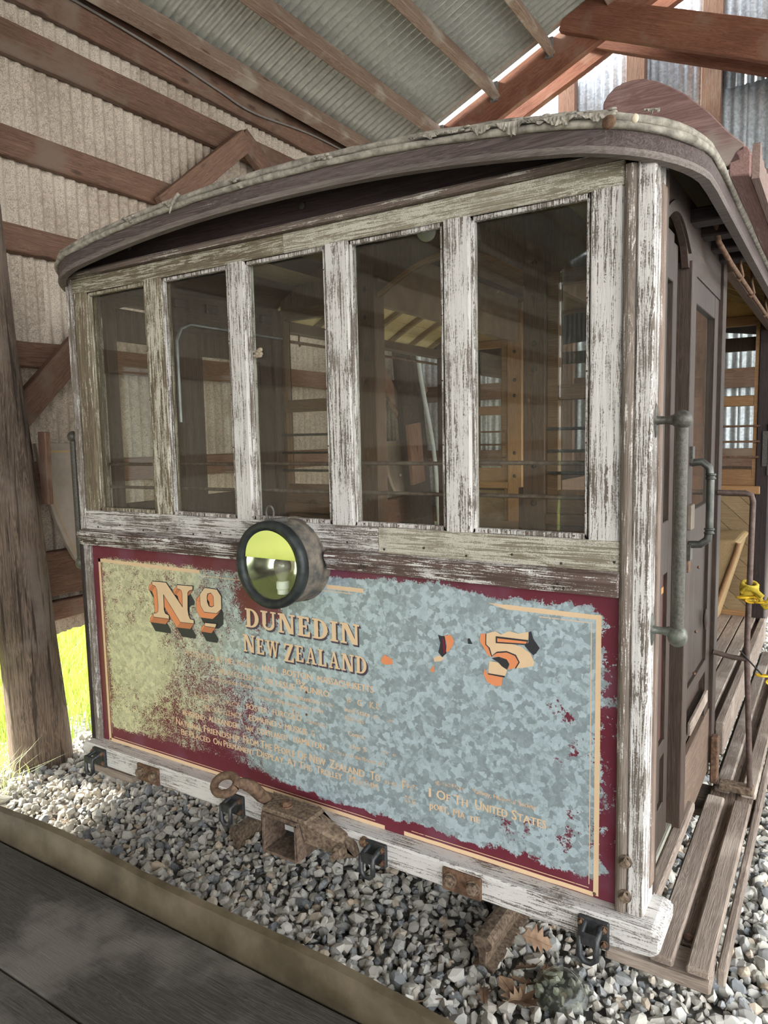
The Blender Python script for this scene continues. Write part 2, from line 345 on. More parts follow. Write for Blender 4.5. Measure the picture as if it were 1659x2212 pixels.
# ------------------------------------------------------------------ shed: walls, roof, trusses
def corr(name, mat, parent, o0, u, v, nrm, wid, length, pitch=.068, amp=.011, nv=2, seg=6):
    o0, u, v, nrm = map(Vector, (o0, u, v, nrm)); n = int(wid/pitch*seg); m = MB(); vs = []
    for j in range(nv):
        for i in range(n+1):
            s_ = wid*i/n; vs.append(o0+u*s_+v*(length*j/(nv-1))+nrm*(amp*math.sin(2*PI*s_/pitch)))
    fs = [(j*(n+1)+i, j*(n+1)+i+1, (j+1)*(n+1)+i+1, (j+1)*(n+1)+i) for j in range(nv-1) for i in range(n)]
    return m.add(vs, fs, True).build(name, mat, parent)
GY_ = 4.58
GZ = .10                                                    # gravel level
WX = -1.215                                                 # plane of the left wall sheets
PITCH = .44; SL = Vector((1, 0, PITCH)).normalized(); SN = Vector((-PITCH, 0, 1)).normalized()
def roof_z(x): return 4.05+PITCH*(x+1.2)
wall_left = empty('wall_left', (WX, 1, .64)); tag(wall_left, 'rust speckled corrugated metal wall with timber girts on the left', 'wall', kind='structure')
y = -8.84
while y < 4.4:
    corr('corrugated_sheet', GALV_WALL(), wall_left, (WX, y, .65+random.uniform(-.012, .012)), (0, 1, 0), (0, 0, 1), (1, 0, 0), .6834, 3.38); y += .68
y = -8.84                                                   # unseen sheets added down to the ground, blocking grass reflections in the panes
while y < -3.6:
    corr('added_gap_sheet', GALV_WALL(), wall_left, (WX-.02, y, -.02), (0, 1, 0), (0, 0, 1), (1, 0, 0), .6834, .70); y += .68
for z0, z1, th in ((3.845, 4.05, .045), (3.572, 3.731, .05), (3.084, 3.229, .05), (2.628, 2.762, .05), (2.064, 2.192, .05), (1.45, 1.58, .05), (.865, 1.105, .06), (.735, .835, .06)):
    zz = (z0+z1)/2
    beam('girt', w_beam(), wall_left, (-1.205+th/2, -8.8, zz), (-1.205+th/2, GY_, zz), th, z1-z0, bevel=.006, rough=.0035)
for (y0, z0), (y1, z1) in (((.36, 1.74), (.92, 2.31)), ((1.42, 3.05), (2.16, 3.67)), ((2.12, 3.68), (2.75, 3.30)), ((3.50, 2.50), (4.21, 1.81)), ((4.36, 1.98), (4.56, 2.16))):
    beam('brace', w_beam(), wall_left, (-1.11, y0, z0), (-1.11, y1, z1), .05, .135, rough=.002)
for yy in (.35,): beam('packing_board', w_beam(), wall_left, (-1.135, yy+.02, .7), (-1.135, yy+.02, 2.6), .045, .10, up=(0, 1, 0))

def log_post(label, x, y, h, r0, r1, lean=0.0, mat=None):
    rows, seg = 60, 28; m = MB(); vs = []
    ph = [random.uniform(0, 6) for _ in range(8)]
    for j in range(rows+1):
        t = j/rows; z = h*t; r = r0+(r1-r0)*t
        for k in range(seg):
            a = 2*PI*k/seg
            rr = r*(1+.03*math.sin(3*a+ph[0]+t*2)+.025*math.sin(7*a+ph[1]+t*5)+.018*math.sin(11*a+ph[2]-t*3)+.02*math.sin(t*19+ph[3]+2*a))
            for b, wd in ((ph[4], .05), (ph[5], .04), (ph[6], .05)):
                dd = abs((a-b-.3*math.sin(3*t+b)+PI) % (2*PI)-PI)
                rr -= r*.16*max(0, 1-dd/(wd*4))*smooth01(math.sin(t*PI*1.0+.2)*1.4)
            vs.append((z, rr*math.cos(a)+lean*z, rr*math.sin(a)))
    fs = [(j*seg+k, j*seg+(k+1) % seg, (j+1)*seg+(k+1) % seg, (j+1)*seg+k) for j in range(rows) for k in range(seg)]
    m.add(vs, fs, True); m.add(vs[-seg:], [tuple(range(seg))]); m.add(vs[:seg], [tuple(reversed(range(seg)))])
    o = m.build('log_post', mat or w_log('X')); o.rotation_euler = (0, -PI/2, 0); o.location = (x, y+lean*h/2, GZ-.1+h/2)
    WL[o.name] = Vector((x, y, 0)); return o
p1 = log_post('', -.97, .378, 4.0, .142, .082, -.048); tag(p1, 'dark weathered log post at the left edge beside the tramcar', 'post')
p2 = log_post('', -1.015, 4.42, 3.9, .13, .115, -.15, wood('tarred_log', (.018, .014, .012), (.075, .058, .048), 'X', bump=.8)); tag(p2, 'dark log post seen through the fourth window pane', 'post')
beam('nailed_board', w_beam(), p1, (-.90, .43, 1.38), (-.90, .41, 1.73), .03, .06, up=(0, 1, 0)).matrix_parent_inverse = Matrix.Identity(4)
for o in list(p1.children):                                  # the post is rotated: put its nailed board back in world space
    wm = Matrix.Translation(Vector((-.905, .43, 1.555)))@Matrix.Rotation(math.radians(-88), 4, 'Y'); o.matrix_parent_inverse = (Matrix.Translation(p1.location)@Matrix.Rotation(-PI/2, 4, 'Y')).inverted(); o.matrix_basis = wm

ceiling = empty('ceiling', (0, 0, 4.3)); tag(ceiling, 'corrugated metal roof sheets carried on timber purlins overhead', 'roof', kind='structure')
def roof_run(y0, y1, xa, xb, right=False):
    y = y0
    while y < y1-.01:
        wd = min(.6834, y1-y)
        if not right: corr('roof_sheet', GALV_ROOF(), ceiling, (xa, y, roof_z(xa)+.012), (0, 1, 0), tuple(SL), tuple(SN), wd, (xb-xa)*math.sqrt(1+PITCH**2), amp=.011)
        else:
            dn = Vector((1, 0, -PITCH)).normalized(); corr('roof_sheet', GALV_ROOF(), ceiling, (xa, y, roof_z(xa)+.012), (0, 1, 0), tuple(dn), (PITCH, 0, 1), wd, (xb-xa)*math.sqrt(1+PITCH**2), amp=.009)
        y += .68
RX = 2.3
roof_run(-8.84, 4.055, -1.45, RX)
roof_run(-8.84, 4.055, RX, 5.9, True)
def hang(x, y0, y1, wd=.058, dp=.14, mat=None):
    c = Vector((x, 0, roof_z(x)))-SN*(dp/2+.002); return beam('purlin', mat or w_purlin(), ceiling, (c.x, y0, c.z), (c.x, y1, c.z), wd, dp, up=tuple(SN), bevel=.005, rough=.002)
for x in (-.665, -.17, .29, .75, 1.21, 1.67): hang(x, -8.8, 4.07)
hang(-1.085, -8.8, 4.07, .085, .12)
def truss(y, label):
    t = empty('roof_truss', (0, y, 4.0)); tag(t, label, 'truss')
    rd, sc_up = .262, .24
    c0 = Vector((-1.25, y, roof_z(-1.25)))-SN*(rd/2+.022); c1 = Vector((RX, y, roof_z(RX)))-SN*(rd/2+.022)
    beam('rafter', w_red(), t, c0, c1, .06, rd, up=tuple(SN), rough=.002)
    d = Vector((1, 0, -.435)).normalized(); nn = Vector((.435, 0, 1)).normalized()
    a = Vector((.46, y-.062, 4.82)); b = a+d*3.6
    beam('scissor_chord', w_red(), t, a, b, .06, sc_up, up=tuple(nn), rough=.002)
    return t
tr1 = truss(4.1, 'front timber scissor truss just beyond the roof gap')
tr2 = truss(4.32, 'rear timber scissor truss close behind the front one')
for x in (-.665, -.17, .29, .75):
    c = Vector((x, 4.062, roof_z(x)))-SN*.08
    MB().box(-.032, .032, -.012, .006, -.075, .075).build('joist_hanger', plain('hanger_steel', (.25, .26, .26), (.4, .4, .4), .45, .7), tr1).location = c-WL[tr1.name]

wall_front_added = empty('wall_front_added', (1, -8.9, .3)); tag(wall_front_added, 'added corrugated wall out of view, holding back light at the shed front', 'wall', kind='structure')  # unseen wall added and sized to cut front light and pane reflections
x = -1.2
while x < 5.4:
    zt = 4.05+PITCH*(min(x+.34, 2*RX-x-.34)+1.2) if x < .5 else 3.1
    corr('corrugated_sheet', GALV_BACK(), wall_front_added, (x, -8.86, 0), (1, 0, 0), (0, 0, 1), (0, -1, 0), .6834, zt, amp=.01); x += .68
GY = 4.64
wall_back = empty('wall_back', (1, GY, .3)); tag(wall_back, 'blue grey corrugated gable wall behind the tramcar', 'wall', kind='structure')
x = -1.2
while x < 5.6:
    hi = 3.55 if x < .2 else 5.75
    corr('corrugated_sheet', GALV_BACK(), wall_back, (x, GY+.03, .55), (1, 0, 0), (0, 0, 1), (0, -1, 0), .715, hi-.55, amp=.01); x += .7125
for x in (.29, .85, 1.41, 1.99, 2.56, -.85): beam('stud', w_beam(), wall_back, (x, GY-.03, .4), (x, GY-.03, roof_z(min(x, RX))-.05 if x > 0 else 3.55), .075, .145, up=(1, 0, 0))
for z in (.9, 1.45, 2.07, 2.68): beam('rail_board', w_beam(), wall_back, (-1.13, GY-.01, z), (4.5, GY-.01, z), .04, .15)
corr('torn_sheet', m_galv('torn_sheet', (.20, .22, .235), (.34, .37, .39), 60, .3, .45), wall_back, (1.50, GY-.04, 4.22), (1, 0, .02), (0, .03, 1), (0, -1, 0), .75, .30, amp=.01)

# cable along the eave board, conduit beside the far post
def cable(name, pts, r, mat, label, cat):
    P = [Vector(p) for p in pts]; out = []
    for i in range(len(P)-1):
        for k in range(8):
            t = k/8; a = P[max(i-1, 0)]; b = P[i]; c = P[i+1]; d = P[min(i+2, len(P)-1)]
            out.append(.5*((2*b)+(c-a)*t+(2*a-5*b+4*c-d)*t*t+(3*b-a-3*c+d)*t**3))
    o = MB().tube(out+[P[-1]], r, 8).build(name, mat); return tag(o, label, cat)
cable('electric_cable', [(-1.145, y_, z_) for y_, z_ in ((-3, 4.02), (-1, 4.0), (.5, 3.985), (1.0, 3.985), (1.5, 3.965), (1.95, 3.925), (2.3, 3.90), (3.0, 3.97), (4.0, 3.98))], .0075, plain('cable_grey', (.19, .17, .15), (.25, .22, .2), .6), 'thin grey electric cable sagging along the eave board', 'cable')
cable('conduit_pipe', [(-.84, 3.86, 3.6), (-.84, 3.98, 2.43), (-.84, 4.076, 2.05), (-.84, 4.237, 1.59), (-.84, 4.315, 1.135), (-.84, 4.40, .12)], .020, plain('conduit_white', (.50, .54, .52), (.58, .62, .60), .5), 'pale plastic conduit pipe in front of the far log post', 'pipe')

# shield shaped boards kept against the left wall
def shield(label, y0, y1, zt, zb, mirror=False):
    t = empty('shaped_board', (-1.13, (y0+y1)/2, zb)); tag(t, label, 'board')
    W, H = y1-y0, zt-zb
    P = [(0, 1), (.045, .80), (.10, .60), (.17, .42), (.26, .26), (.36, .12), (.47, .035), (.58, 0), (.80, .0), (1, .035), (1, 1)]
    def q(f): return [(y0+a*W, zb+b*H) for a, b in f]
    MB().prism(q(P), -1.145, -1.115, 'x').build('board', plain('shield_tan', (.335, .28, .235), (.42, .355, .30), .7, 0, 9, .15), t, .003)
    I = [(.5+(a-.5)*.84, .5+(b-.5)*.86) for a, b in P]; O = [(.5+(a-.5)*.875, .5+(b-.5)*.892) for a, b in P]
    A = [(-1.113, a, b) for a, b in q(I)+[q(I)[0]]]; B = [(-1.113, a, b) for a, b in q(O)+[q(O)[0]]]
    MB().strip(A, B).build('pinstripe', m_paintprint('stripe_ochre', (.50, .36, .19), .1), t)
    MB().lathe([(.012, 0), (.012, .012), (.001, .013)], (-1.115, y0+.55*W, zb+.38*H), (1, 0, 0), 10).build('screw_head', plain('pale_metal', (.6, .6, .58)), t)
shield('tan shield-shaped board with yellow pinstripe behind the left grab handle', .52, 1.02, 1.675, .965)
shield('tan shield-shaped board seen through the fourth window by the far post', 3.83, 4.32, 1.63, 1.12)
tag(beam('loose_board', w_beam(), None, (-.86, 3.985, 1.25), (-.87, 3.93, 1.78), .035, .22, up=(0, 1, 0)), 'short brown board on the front of the far log post', 'board')

# ------------------------------------------------------------------ ground: gravel, grass
floor = empty('floor', (1, 1, GZ)); tag(floor, 'grey crushed stone gravel bed under the tramcar', 'gravel', kind='structure')
def stone_mat():
    s = NT('gravel_stone'); g = s.n('NewGeometry'); r = s.n('ObjectInfo').outputs['Random']
    k = s.math('FRACT', s.math('ADD', g.outputs['Random Per Island'], s.math('MULTIPLY', r, 7.31)))
    c = s.ramp(k, [(0, (.16, .17, .185)), (.08, (.27, .275, .28)), (.20, (.40, .375, .33)), (.40, (.50, .465, .40)), (.62, (.585, .55, .485)), (.8, (.66, .635, .58)), (.90, (.56, .43, .30)), (.95, (.49, .48, .46)), (1, (.27, .28, .30))])
    v = s.co(); c = s.mix(s.math('MULTIPLY', s.step(s.noise(v, 130, 4, .7), .45, .7), .35), c, (.62, .60, .55))
    s.bump(s.noise(v, 160, 4), .3, .002); return s.fin(c, .9)
STONE = stone_mat()
bm = bmesh.new(); bmesh.ops.create_icosphere(bm, subdivisions=1, radius=1); ICO = np.array([v.co[:] for v in bm.verts]); ICOF = np.array([[v.index for v in f.verts] for f in bm.faces])
bm.free()
bm = bmesh.new(); bmesh.ops.create_icosphere(bm, subdivisions=2, radius=1); ICO2 = np.array([v.co[:] for v in bm.verts]); ICOF2 = np.array([[v.index for v in f.verts] for f in bm.faces]); bm.free()
def rock(base):
    v = base.copy()
    for _ in range(9):
        n_ = RNG.normal(size=3); n_ /= np.linalg.norm(n_); d = RNG.uniform(.44, .78)
        v -= np.maximum(0, v@n_-d)[:, None]*n_
    v *= np.array([1.0, RNG.uniform(.62, .9), RNG.uniform(.45, .75)]); return v*1.2
ROCKS = [rock(ICO) for _ in range(24)]; ROCKS2 = [rock(ICO2) for _ in range(14)]
def rotm(n):
    q = RNG.normal(size=(n, 4)); q[:, 1:3] *= .45; q /= np.linalg.norm(q, axis=1)[:, None]; w_, x_, y_, z_ = q.T
    return np.stack([np.stack([1-2*(y_*y_+z_*z_), 2*(x_*y_-z_*w_), 2*(x_*z_+y_*w_)], -1), np.stack([2*(x_*y_+z_*w_), 1-2*(x_*x_+z_*z_), 2*(y_*z_-x_*w_)], -1), np.stack([2*(x_*z_-y_*w_), 2*(y_*z_+x_*w_), 1-2*(x_*x_+y_*y_)], -1)], -2)
pts = []
def scatter(x0, x1, y0, y1, pit, zlift=0.0):
    for ix in range(int((x1-x0)/pit)):
        for iy in range(int((y1-y0)/pit)):
            pts.append((x0+(ix+random.random())*pit, y0+(iy+random.random())*pit, zlift))
scatter(-1.2, 3.3, -.62, 1.6, .027); scatter(1.6, 3.4, 1.6, 5.0, .034); scatter(-1.3, 1.6, 1.6, 4.9, .055)
scatter(-1.0, 3.2, -.3, .9, .042, .012)
pts = np.array(pts)
def gh(x, y): return GZ+.012*np.sin(x*3.1+y*2.0)+.010*np.sin(y*4.3-x*1.7)-.05*np.clip((-x-.85)/.35, 0, 1)
S = RNG.lognormal(math.log(.0172), .30, len(pts)).clip(.008, .034); S[pts[:, 2] > 0] *= .95
ctr = np.stack([pts[:, 0], pts[:, 1], gh(pts[:, 0], pts[:, 1])+pts[:, 2]+S*.15], 1)
# the 300 that show largest: nearest to the camera, in the frame, not below the tramcar or behind the deck lip
rel = ctr-np.array(CAM); dep = rel@np.array(CFW); u_ = rel@np.array(CRT)/dep*1551.87+829.5; v_ = 1106-rel@np.array(CUP)/dep*1551.87
lipv = 1748+(u_)*.479; under = (ctr[:, 0] < 2.16) & (ctr[:, 1] > .0)
vis = (u_ > -10) & (u_ < 1669) & (v_ < 2222) & (v_ < lipv-4) & ~under & (ctr[:, 0] > -.9)
order = np.argsort(np.where(vis, -S/dep, 1)); single = order[:300]; mass = np.setdiff1d(np.arange(len(pts)), single)
RM = rotm(len(pts)); pick = RNG.integers(0, len(ROCKS), len(pts))
nv, nf = len(ICO), len(ICOF); V = np.empty((len(mass), nv, 3)); F = np.empty((len(mass), nf, 3), int)
R_ = np.array(ROCKS)
V = np.einsum('nij,nkj->nki', RM[mass], R_[pick[mass]])*S[mass][:, None, None]+ctr[mass][:, None, :]
F = ICOF[None]+(np.arange(len(mass))*nv)[:, None, None]
def np_mesh(name, V, F):
    me = bpy.data.meshes.new(name); V = V.reshape(-1, 3); F = F.reshape(-1, F.shape[-1]); k = F.shape[1]
    me.vertices.add(len(V)); me.vertices.foreach_set('co', V.astype(np.float32).ravel()); me.loops.add(F.size); me.loops.foreach_set('vertex_index', F.astype(np.int32).ravel())
    me.polygons.add(len(F)); me.polygons.foreach_set('loop_start', np.arange(0, F.size, k, dtype=np.int32)); me.polygons.foreach_set('loop_total', np.full(len(F), k, np.int32)); me.polygons.foreach_set('use_smooth', np.zeros(len(F), bool)); me.update(calc_edges=True); me.validate(); return me
me = np_mesh('loose_gravel', V-np.array((1, 1, GZ)), F); me.materials.append(STONE); o = bpy.data.objects.new('loose_gravel', me); COL.objects.link(o); o.parent = floor; o['kind'] = 'stuff'
RM_ME = []
for r in ROCKS2:
    me = np_mesh('stone', r, ICOF2); me.materials.append(STONE); RM_ME.append(me)
for i in single:
    o = bpy.data.objects.new('stone', RM_ME[int(pick[i]) % len(RM_ME)]); COL.objects.link(o); o.parent = floor
    M = Matrix(RM[i].tolist()).to_4x4()@Matrix.Scale(float(S[i])*1.08, 4); M.translation = Vector(ctr[i].tolist())-WL[floor.name]+Vector((0, 0, .004)); o.matrix_local = M
gx, gy = np.meshgrid(np.linspace(-1.5, 6, 60), np.linspace(-4.5, 5.6, 70)); gz = gh(gx, gy)-.012
Vg = np.stack([gx, gy, gz], -1).reshape(-1, 3); ii = np.arange(59)[None, :]+np.arange(69)[:, None]*60; Fg = np.stack([ii, ii+1, ii+61, ii+60], -1).reshape(-1, 4)
def m_bed():
    s = NT('gravel_bed'); g = s.n('NewGeometry').outputs['Position']; vo = s.n('TexVoronoi', {'Vector': g, 'Scale': 32.0}); r = s.n('SeparateColor', {0: vo.outputs['Color']}).outputs[0]
    c = s.ramp(r, [(0, (.13, .13, .125)), (.5, (.27, .26, .24)), (1, (.42, .40, .37))]); s.bump(s.math('SUBTRACT', 1.0, vo.outputs[0]), .8, .02); return s.fin(c, .95)
me = np_mesh('gravel_base', Vg-np.array((1, 1, GZ)), Fg); me.materials.append(m_bed()); o = bpy.data.objects.new('gravel_base', me); COL.objects.link(o); o.parent = floor

ground = MB().box(-60, -1.5, -60, 60, -.3, -.02).build('ground', plain('lawn_soil', (.22, .26, .05), (.30, .33, .08), .95, 0, 1.5, .2)); tag(ground, 'sunlit green lawn outside the shed', 'ground', kind='structure')
yard = MB().box(-1.5, 60, -60, 60, -.3, -.02).build('ground', plain('yard_gravel', (.33, .32, .30), (.45, .44, .41), .95, 0, 3, .2)); tag(yard, 'pale gravel yard to the right of the shed', 'ground', kind='structure')
def grass(name, n, xr, yr, h0, h1, col1, col2, zf, label, cat='grass', wf=.018, lean=(.1, .6)):
    x = RNG.uniform(*xr, n); yv = RNG.uniform(*yr, n); a = RNG.uniform(0, 2*PI, n); h = RNG.uniform(h0, h1, n); wd = h*wf*.6+.0009; ln = RNG.uniform(lean[0], lean[1], n)*h; z = zf(x, yv)
    du = np.stack([-np.sin(a), np.cos(a)], 1); dl = np.stack([np.cos(a), np.sin(a)], 1); V = np.empty((n, 5, 3))
    b = np.stack([x, yv], 1)
    for k, (t, sgn) in enumerate(((0, -1), (0, 1), (.55, 1), (.55, -1), (1, 0))):
        V[:, k, :2] = b+du*(wd*sgn*(1-.3*t))[:, None]+dl*(ln*t*t)[:, None]; V[:, k, 2] = z+h*(t-.18*t*t*ln/h)
    base = (np.arange(n)*5)[:, None]; F = np.concatenate([np.concatenate([base, base+1, base+2], 1), np.concatenate([base, base+2, base+3], 1), np.concatenate([base+3, base+2, base+4], 1)])
    me = np_mesh(name, V, F); s = NT(name+'_blade'); r = s.n('NewGeometry').outputs['Random Per Island']; c = s.mix(r, col1, col2); m = s.fin(c, .6)
    tl = s.n('BsdfTranslucent', {0: c}); mx = s.n('MixShader', {0: .35, 1: s.b.outputs[0], 2: tl.outputs[0]}); s.t.links.new(mx.outputs[0], s.out.inputs[0])
    me.materials.append(m); o = bpy.data.objects.new(name, me); COL.objects.link(o); return tag(o, label, cat, kind='stuff')
grass('meadow_grass', 30000, (-5.5, -1.12), (-3.2, 3.4), .08, .30, (.20, .30, .03), (.48, .54, .12), lambda x, y: np.full_like(x, -.02), 'bright sunlit grass outside below the left wall')
def tuftz(x, y): return gh(x, y)-.01
grass('grass_tuft', 300, (-1.3, -.82), (-.25, .30), .05, .17, (.34, .42, .09), (.58, .56, .24), tuftz, 'wispy green and straw grass at the foot of the left log post')
grass('weed_strands', 34, (-.81, -.72), (-.12, .10), .18, .36, (.46, .52, .28), (.60, .62, .40), tuftz, 'long pale weed strands in front of the left log post', 'weed', .006, (.5, 1.3))

# rails
def rail(x, y0, label, cap=True):
    t = empty('track_rail', (x, y0, GZ)); tag(t, label, 'rail', 'rusty rail ends under the tramcar front')
    H = [(-.014, .0), (.014, 0), (.025, -.007), (.030, -.02), (.027, -.034), (.012, -.044), (.010, -.09), (.034, -.098), (.034, -.106), (-.034, -.106), (-.034, -.098), (-.010, -.09), (-.012, -.044), (-.027, -.034), (-.030, -.02), (-.025, -.007)]
    MB().prism([(x+a, .203+b) for a, b in H], y0, 4.8, 'y').build('rail_bar', RUST2(), t)
    for k in range(9): MB().box(x-.16, x+.16, y0+.65+k*.5, y0+.82+k*.5, .045, .0985).build('sleeper_end', w_log('X'), t)
    return t
rail(.455, .235, 'rusty rail end beneath the coupler'); rail(1.512, .17, 'rusty speckled rail end beside the dead leaves')

# low deck in the foreground
deck = empty('timber_deck', (.2, -1.5, GZ)); tag(deck, 'dark weathered plank deck with bent tan lip in the foreground', 'deck')
yb = -.305; 
for k, wd in enumerate((.36, .27, .24, .27, .25, .27, .26)):
    beam('plank', w_deck('X'), deck, (-.98, yb-wd/2, .222), (2.15, yb-wd/2, .222), wd-.006, .035, rough=.0008); yb -= wd
for x in (-.9, .2, 1.2, 1.9): beam('bearer', w_deck('X'), deck, (x, -.33, .152), (x, -2.15, .152), .09, .104)
def lipsheet(name, x0, x1, yo, zt, zb, th, amp, ph, mat):
    n = 90; A = []; B = []; C = []; D = []
    for i in range(n+1):
        x = x0+(x1-x0)*i/n; wv = amp*(math.sin(x*2.3+ph)+.6*math.sin(x*5.1+ph*2))
        zt_ = zt+wv*.45+random.uniform(-1, 1)*.0012; y = yo+wv
        A.append((x, yo-.008, zb)); B.append((x, y-.004, zt_-.006)); C.append((x, y+th, zt_)); D.append((x, yo+th, zb))
    m = MB(); m.strip(A, B, True); m.strip(B, C); m.strip(C, D, True); m.strip(D, A)
    m.add([A[0], B[0], C[0], D[0]], [(0, 1, 2, 3)]); m.add([A[-1], B[-1], C[-1], D[-1]], [(3, 2, 1, 0)])
    return m.build(name, mat, deck, weld=True)
LIP = plain('lip_metal', (.062, .046, .026), (.135, .105, .066), .65, .1, 7, .25)
lipsheet('edge_lip', -.98, 1.98, -.297, .350, .20, .016, .010, .6, LIP)
lipsheet('edge_lip', .72, 1.46, -.272, .322, .215, .010, .006, 2.1, LIP)

# things lying on the gravel
def leaf(name, c, L, rot, tilt, label, group=None):
    out = [(0, 0), (.10, .06), (.16, .22), (.26, .12), (.38, .38), (.47, .16), (.60, .36), (.68, .14), (.82, .20), (1.0, 0)]
    P = out+[(a, -b*.9) for a, b in reversed(out[1:-1])]; m = MB(); n = len(P)
    def z(a, b): return .10*math.sin(a*4+rot)+.45*b*b+.12*abs(b)
    vs = [(a*L, b*L, z(a, b)*L) for a, b in P]; mid = [(a*L, 0, z(a, 0)*L) for a, b in out]
    k = len(out); vs = [(a*L, b*L, z(a, b)*L) for a, b in out]+mid+[(a*L, -b*.9*L, z(a, -b)*L) for a, b in out]
    fs = [(i, i+1, k+i+1, k+i) for i in range(k-1)]+[(k+i, k+i+1, 2*k+i+1, 2*k+i) for i in range(k-1)]
    th = .0012; nn = len(vs); vs2 = [(a, b, c_-th) for a, b, c_ in vs]
    m.add(vs, fs, True); m.add(vs2, [tuple(reversed(f)) for f in fs], True)
    m.tube([(a*L, 0, z(a, 0)*L+.0008) for a, b in out], .0012, 5)
    m.tube([(0, 0, z(0, 0)*L), (-.18*L, .03*L, z(0, 0)*L+.004)], .001, 5)
    o = m.build(name, plain('dead_leaf', (.15, .085, .050), (.31, .20, .125), .75, 0, 30, .3)); o.rotation_euler = (tilt, tilt*.5, rot); o.location = c
    return tag(o, label, 'leaf', group)
def gp(x, y, dz=.03): return (x, y, float(gh(np.array(x), np.array(y)))+dz)
leaf('dead_leaf', gp(1.66, .10, .045), .15, 2.75, .12, 'large brown oak leaf lying at the rail end')
leaf('dead_leaf', gp(1.625, .30, .075), .11, .6, .75, 'curled brown oak leaf standing up against the rusty rail end')
leaf('dead_leaf', gp(2.21, -.03, .035), .05, 1.2, .3, 'small brown leaf on gravel beside the footboard')
for lab_, (x, y_, r_, t_) in zip(('small brown oak leaf lying flat between rail end and glass dish', 'small oak leaf tucked behind the glass dish under the beam', 'small upright oak leaf just right of the curled leaf', 'small oak leaf lying in front of the rail end', 'small oak leaf touching the left rim of the glass dish', 'small oak leaf in front of the glass dish'), ((1.655, .10, .9, .25), (1.69, .23, 2.0, .1), (1.63, .235, 4.0, .4), (1.56, .08, 5.2, .2), (1.645, .175, 3.3, .35), (1.82, .03, .3, .2))):
    leaf('dead_leaf', gp(x, y_, .034), random.uniform(.065, .105), r_, t_, lab_, 'oak leaf litter')
gd = MB().lathe([(.001, .048), (.02, .047), (.045, .038), (.062, .022), (.070, .006), (.076, .004), (.076, 0), (.066, 0), (.058, .02), (.042, .034), (.02, .042), (.001, .043)], gp(1.745, .19, .026), (.1, -.25, 1), 40).build('glass_dish', m_glass('dish_glass', (.78, .80, .76), .09, (.4, .4, .36), .08, 1.0)); tag(gd, 'round clear glass lens dish lying under the beam end', 'glass dish')
tw = MB().tube([gp(1.14, -.13, .03), gp(1.22, -.14, .035), gp(1.3, -.11, .04), gp(1.40, -.07, .035), gp(1.47, -.0, .03)], [.003, .0028, .0025, .002, .0012], 6).build('twig', plain('twig', (.16, .10, .06), (.22, .14, .09))); tag(tw, 'thin brown twig lying on the gravel near the lip', 'twig')

# ------------------------------------------------------------------ tramcar
T = empty('tramcar', (1, 1.9, GZ)); tag(T, 'weathered white and maroon front of an old cable tramcar', 'tramcar')
FZ = .53                                                    # panel foot / floor underside
# -- front beam with its blocks, brackets and bolts
m = MB().prism([(-.02, .55), (-.02, .505), (0, .49), (1.98, .49), (2.035, .497), (2.052, .515), (2.052, .552), (2.03, .56), (0, .56)], -.062, .09, 'y'); bmr = m.build('buffer_beam', wood('beam_white', (.16, .13, .11), (.36, .31, .27), 'X', (.66, .625, .59), .70, bump=.6, gs=1.5), T, .006)
def staple(x, zt, name='chain_staple'):
    t = MB().box(x-.036, x+.036, -.072, -.058, zt-.066, zt).build(name, IRON(), T, .003)
    m = MB(); w2, d = .019, .045                            # U shaped loop standing out of the plate
    m.tube([(x-w2, -.066, zt-.012), (x-w2, -.066-d, zt-.022), (x-w2, -.066-d, zt-.068), (x-w2*.4, -.066-d, zt-.078), (x+w2*.4, -.066-d, zt-.078), (x+w2, -.066-d, zt-.068), (x+w2, -.066-d, zt-.022), (x+w2, -.066, zt-.012)], .0075, 8)
    m.box(x-w2, x+w2, -.066-d-.005, -.066-d+.004, zt-.036, zt-.012); m.build('loop', IRON(), t)
    for sx_, sz in ((-1, -.012), (1, -.014), (1, -.05)): MB().bolt((x+sx_*.027, -.072, zt+sz), (0, -1, 0), .007, .008, True).build('bolt', RUST(), t)
for x in (.088, .770, 1.300, 1.905): staple(x, .556 if x < 1.7 else .550)
for x in (.355, 1.565):
    t = MB().box(x-.055, x+.055, -.070, -.060, .492, .552).build('bolt_plate', RUST(), T, .002)
    for sx_ in (-.032, .034): MB().bolt((x+sx_, -.070, .524), (0, -1, 0), .0155, .012).build('bolt', RUST2(), t)
# -- coupler pocket and hook
cp = MB(); X0, X1, Z0, Z1, YF = .958, 1.088, .468, .590, -.152; th = .010
for a in ((X0, X1, Z1-th, Z1), (X0, X1, Z0, Z0+th), (X0, X0+th, Z0+th, Z1-th), (X1-th, X1, Z0+th, Z1-th)): cp.box(a[0], a[1], YF, -.05, a[2], a[3])
cp.build('coupler_pocket', plain('pocket_rust', (.065, .043, .032), (.20, .14, .10), .85, .2, 80, .7), T, .002)
MB().box(X0+.012, X1-.012, -.058, -.05, Z0+.012, Z1-.012).build('pocket_back', IRON(), T)
m = MB().prism([(.93, .60), (.93, .585), (1.10, .585), (1.15, .56), (1.235, .535), (1.245, .50), (1.20, .487), (1.12, .50), (1.10, .53), (1.10, .60)], -.085, -.06, 'y').box(.95, 1.12, -.145, -.06, .588, .602); m.build('coupler_flange', RUST2(), T, .004)
va = [(1.086, -.146, .602), (1.086, -.060, .602), (1.086, -.060, .515), (1.086, -.120, .515)]; vb = [(1.205, -.100, .545), (1.205, -.060, .555), (1.215, -.060, .492), (1.215, -.100, .495)]
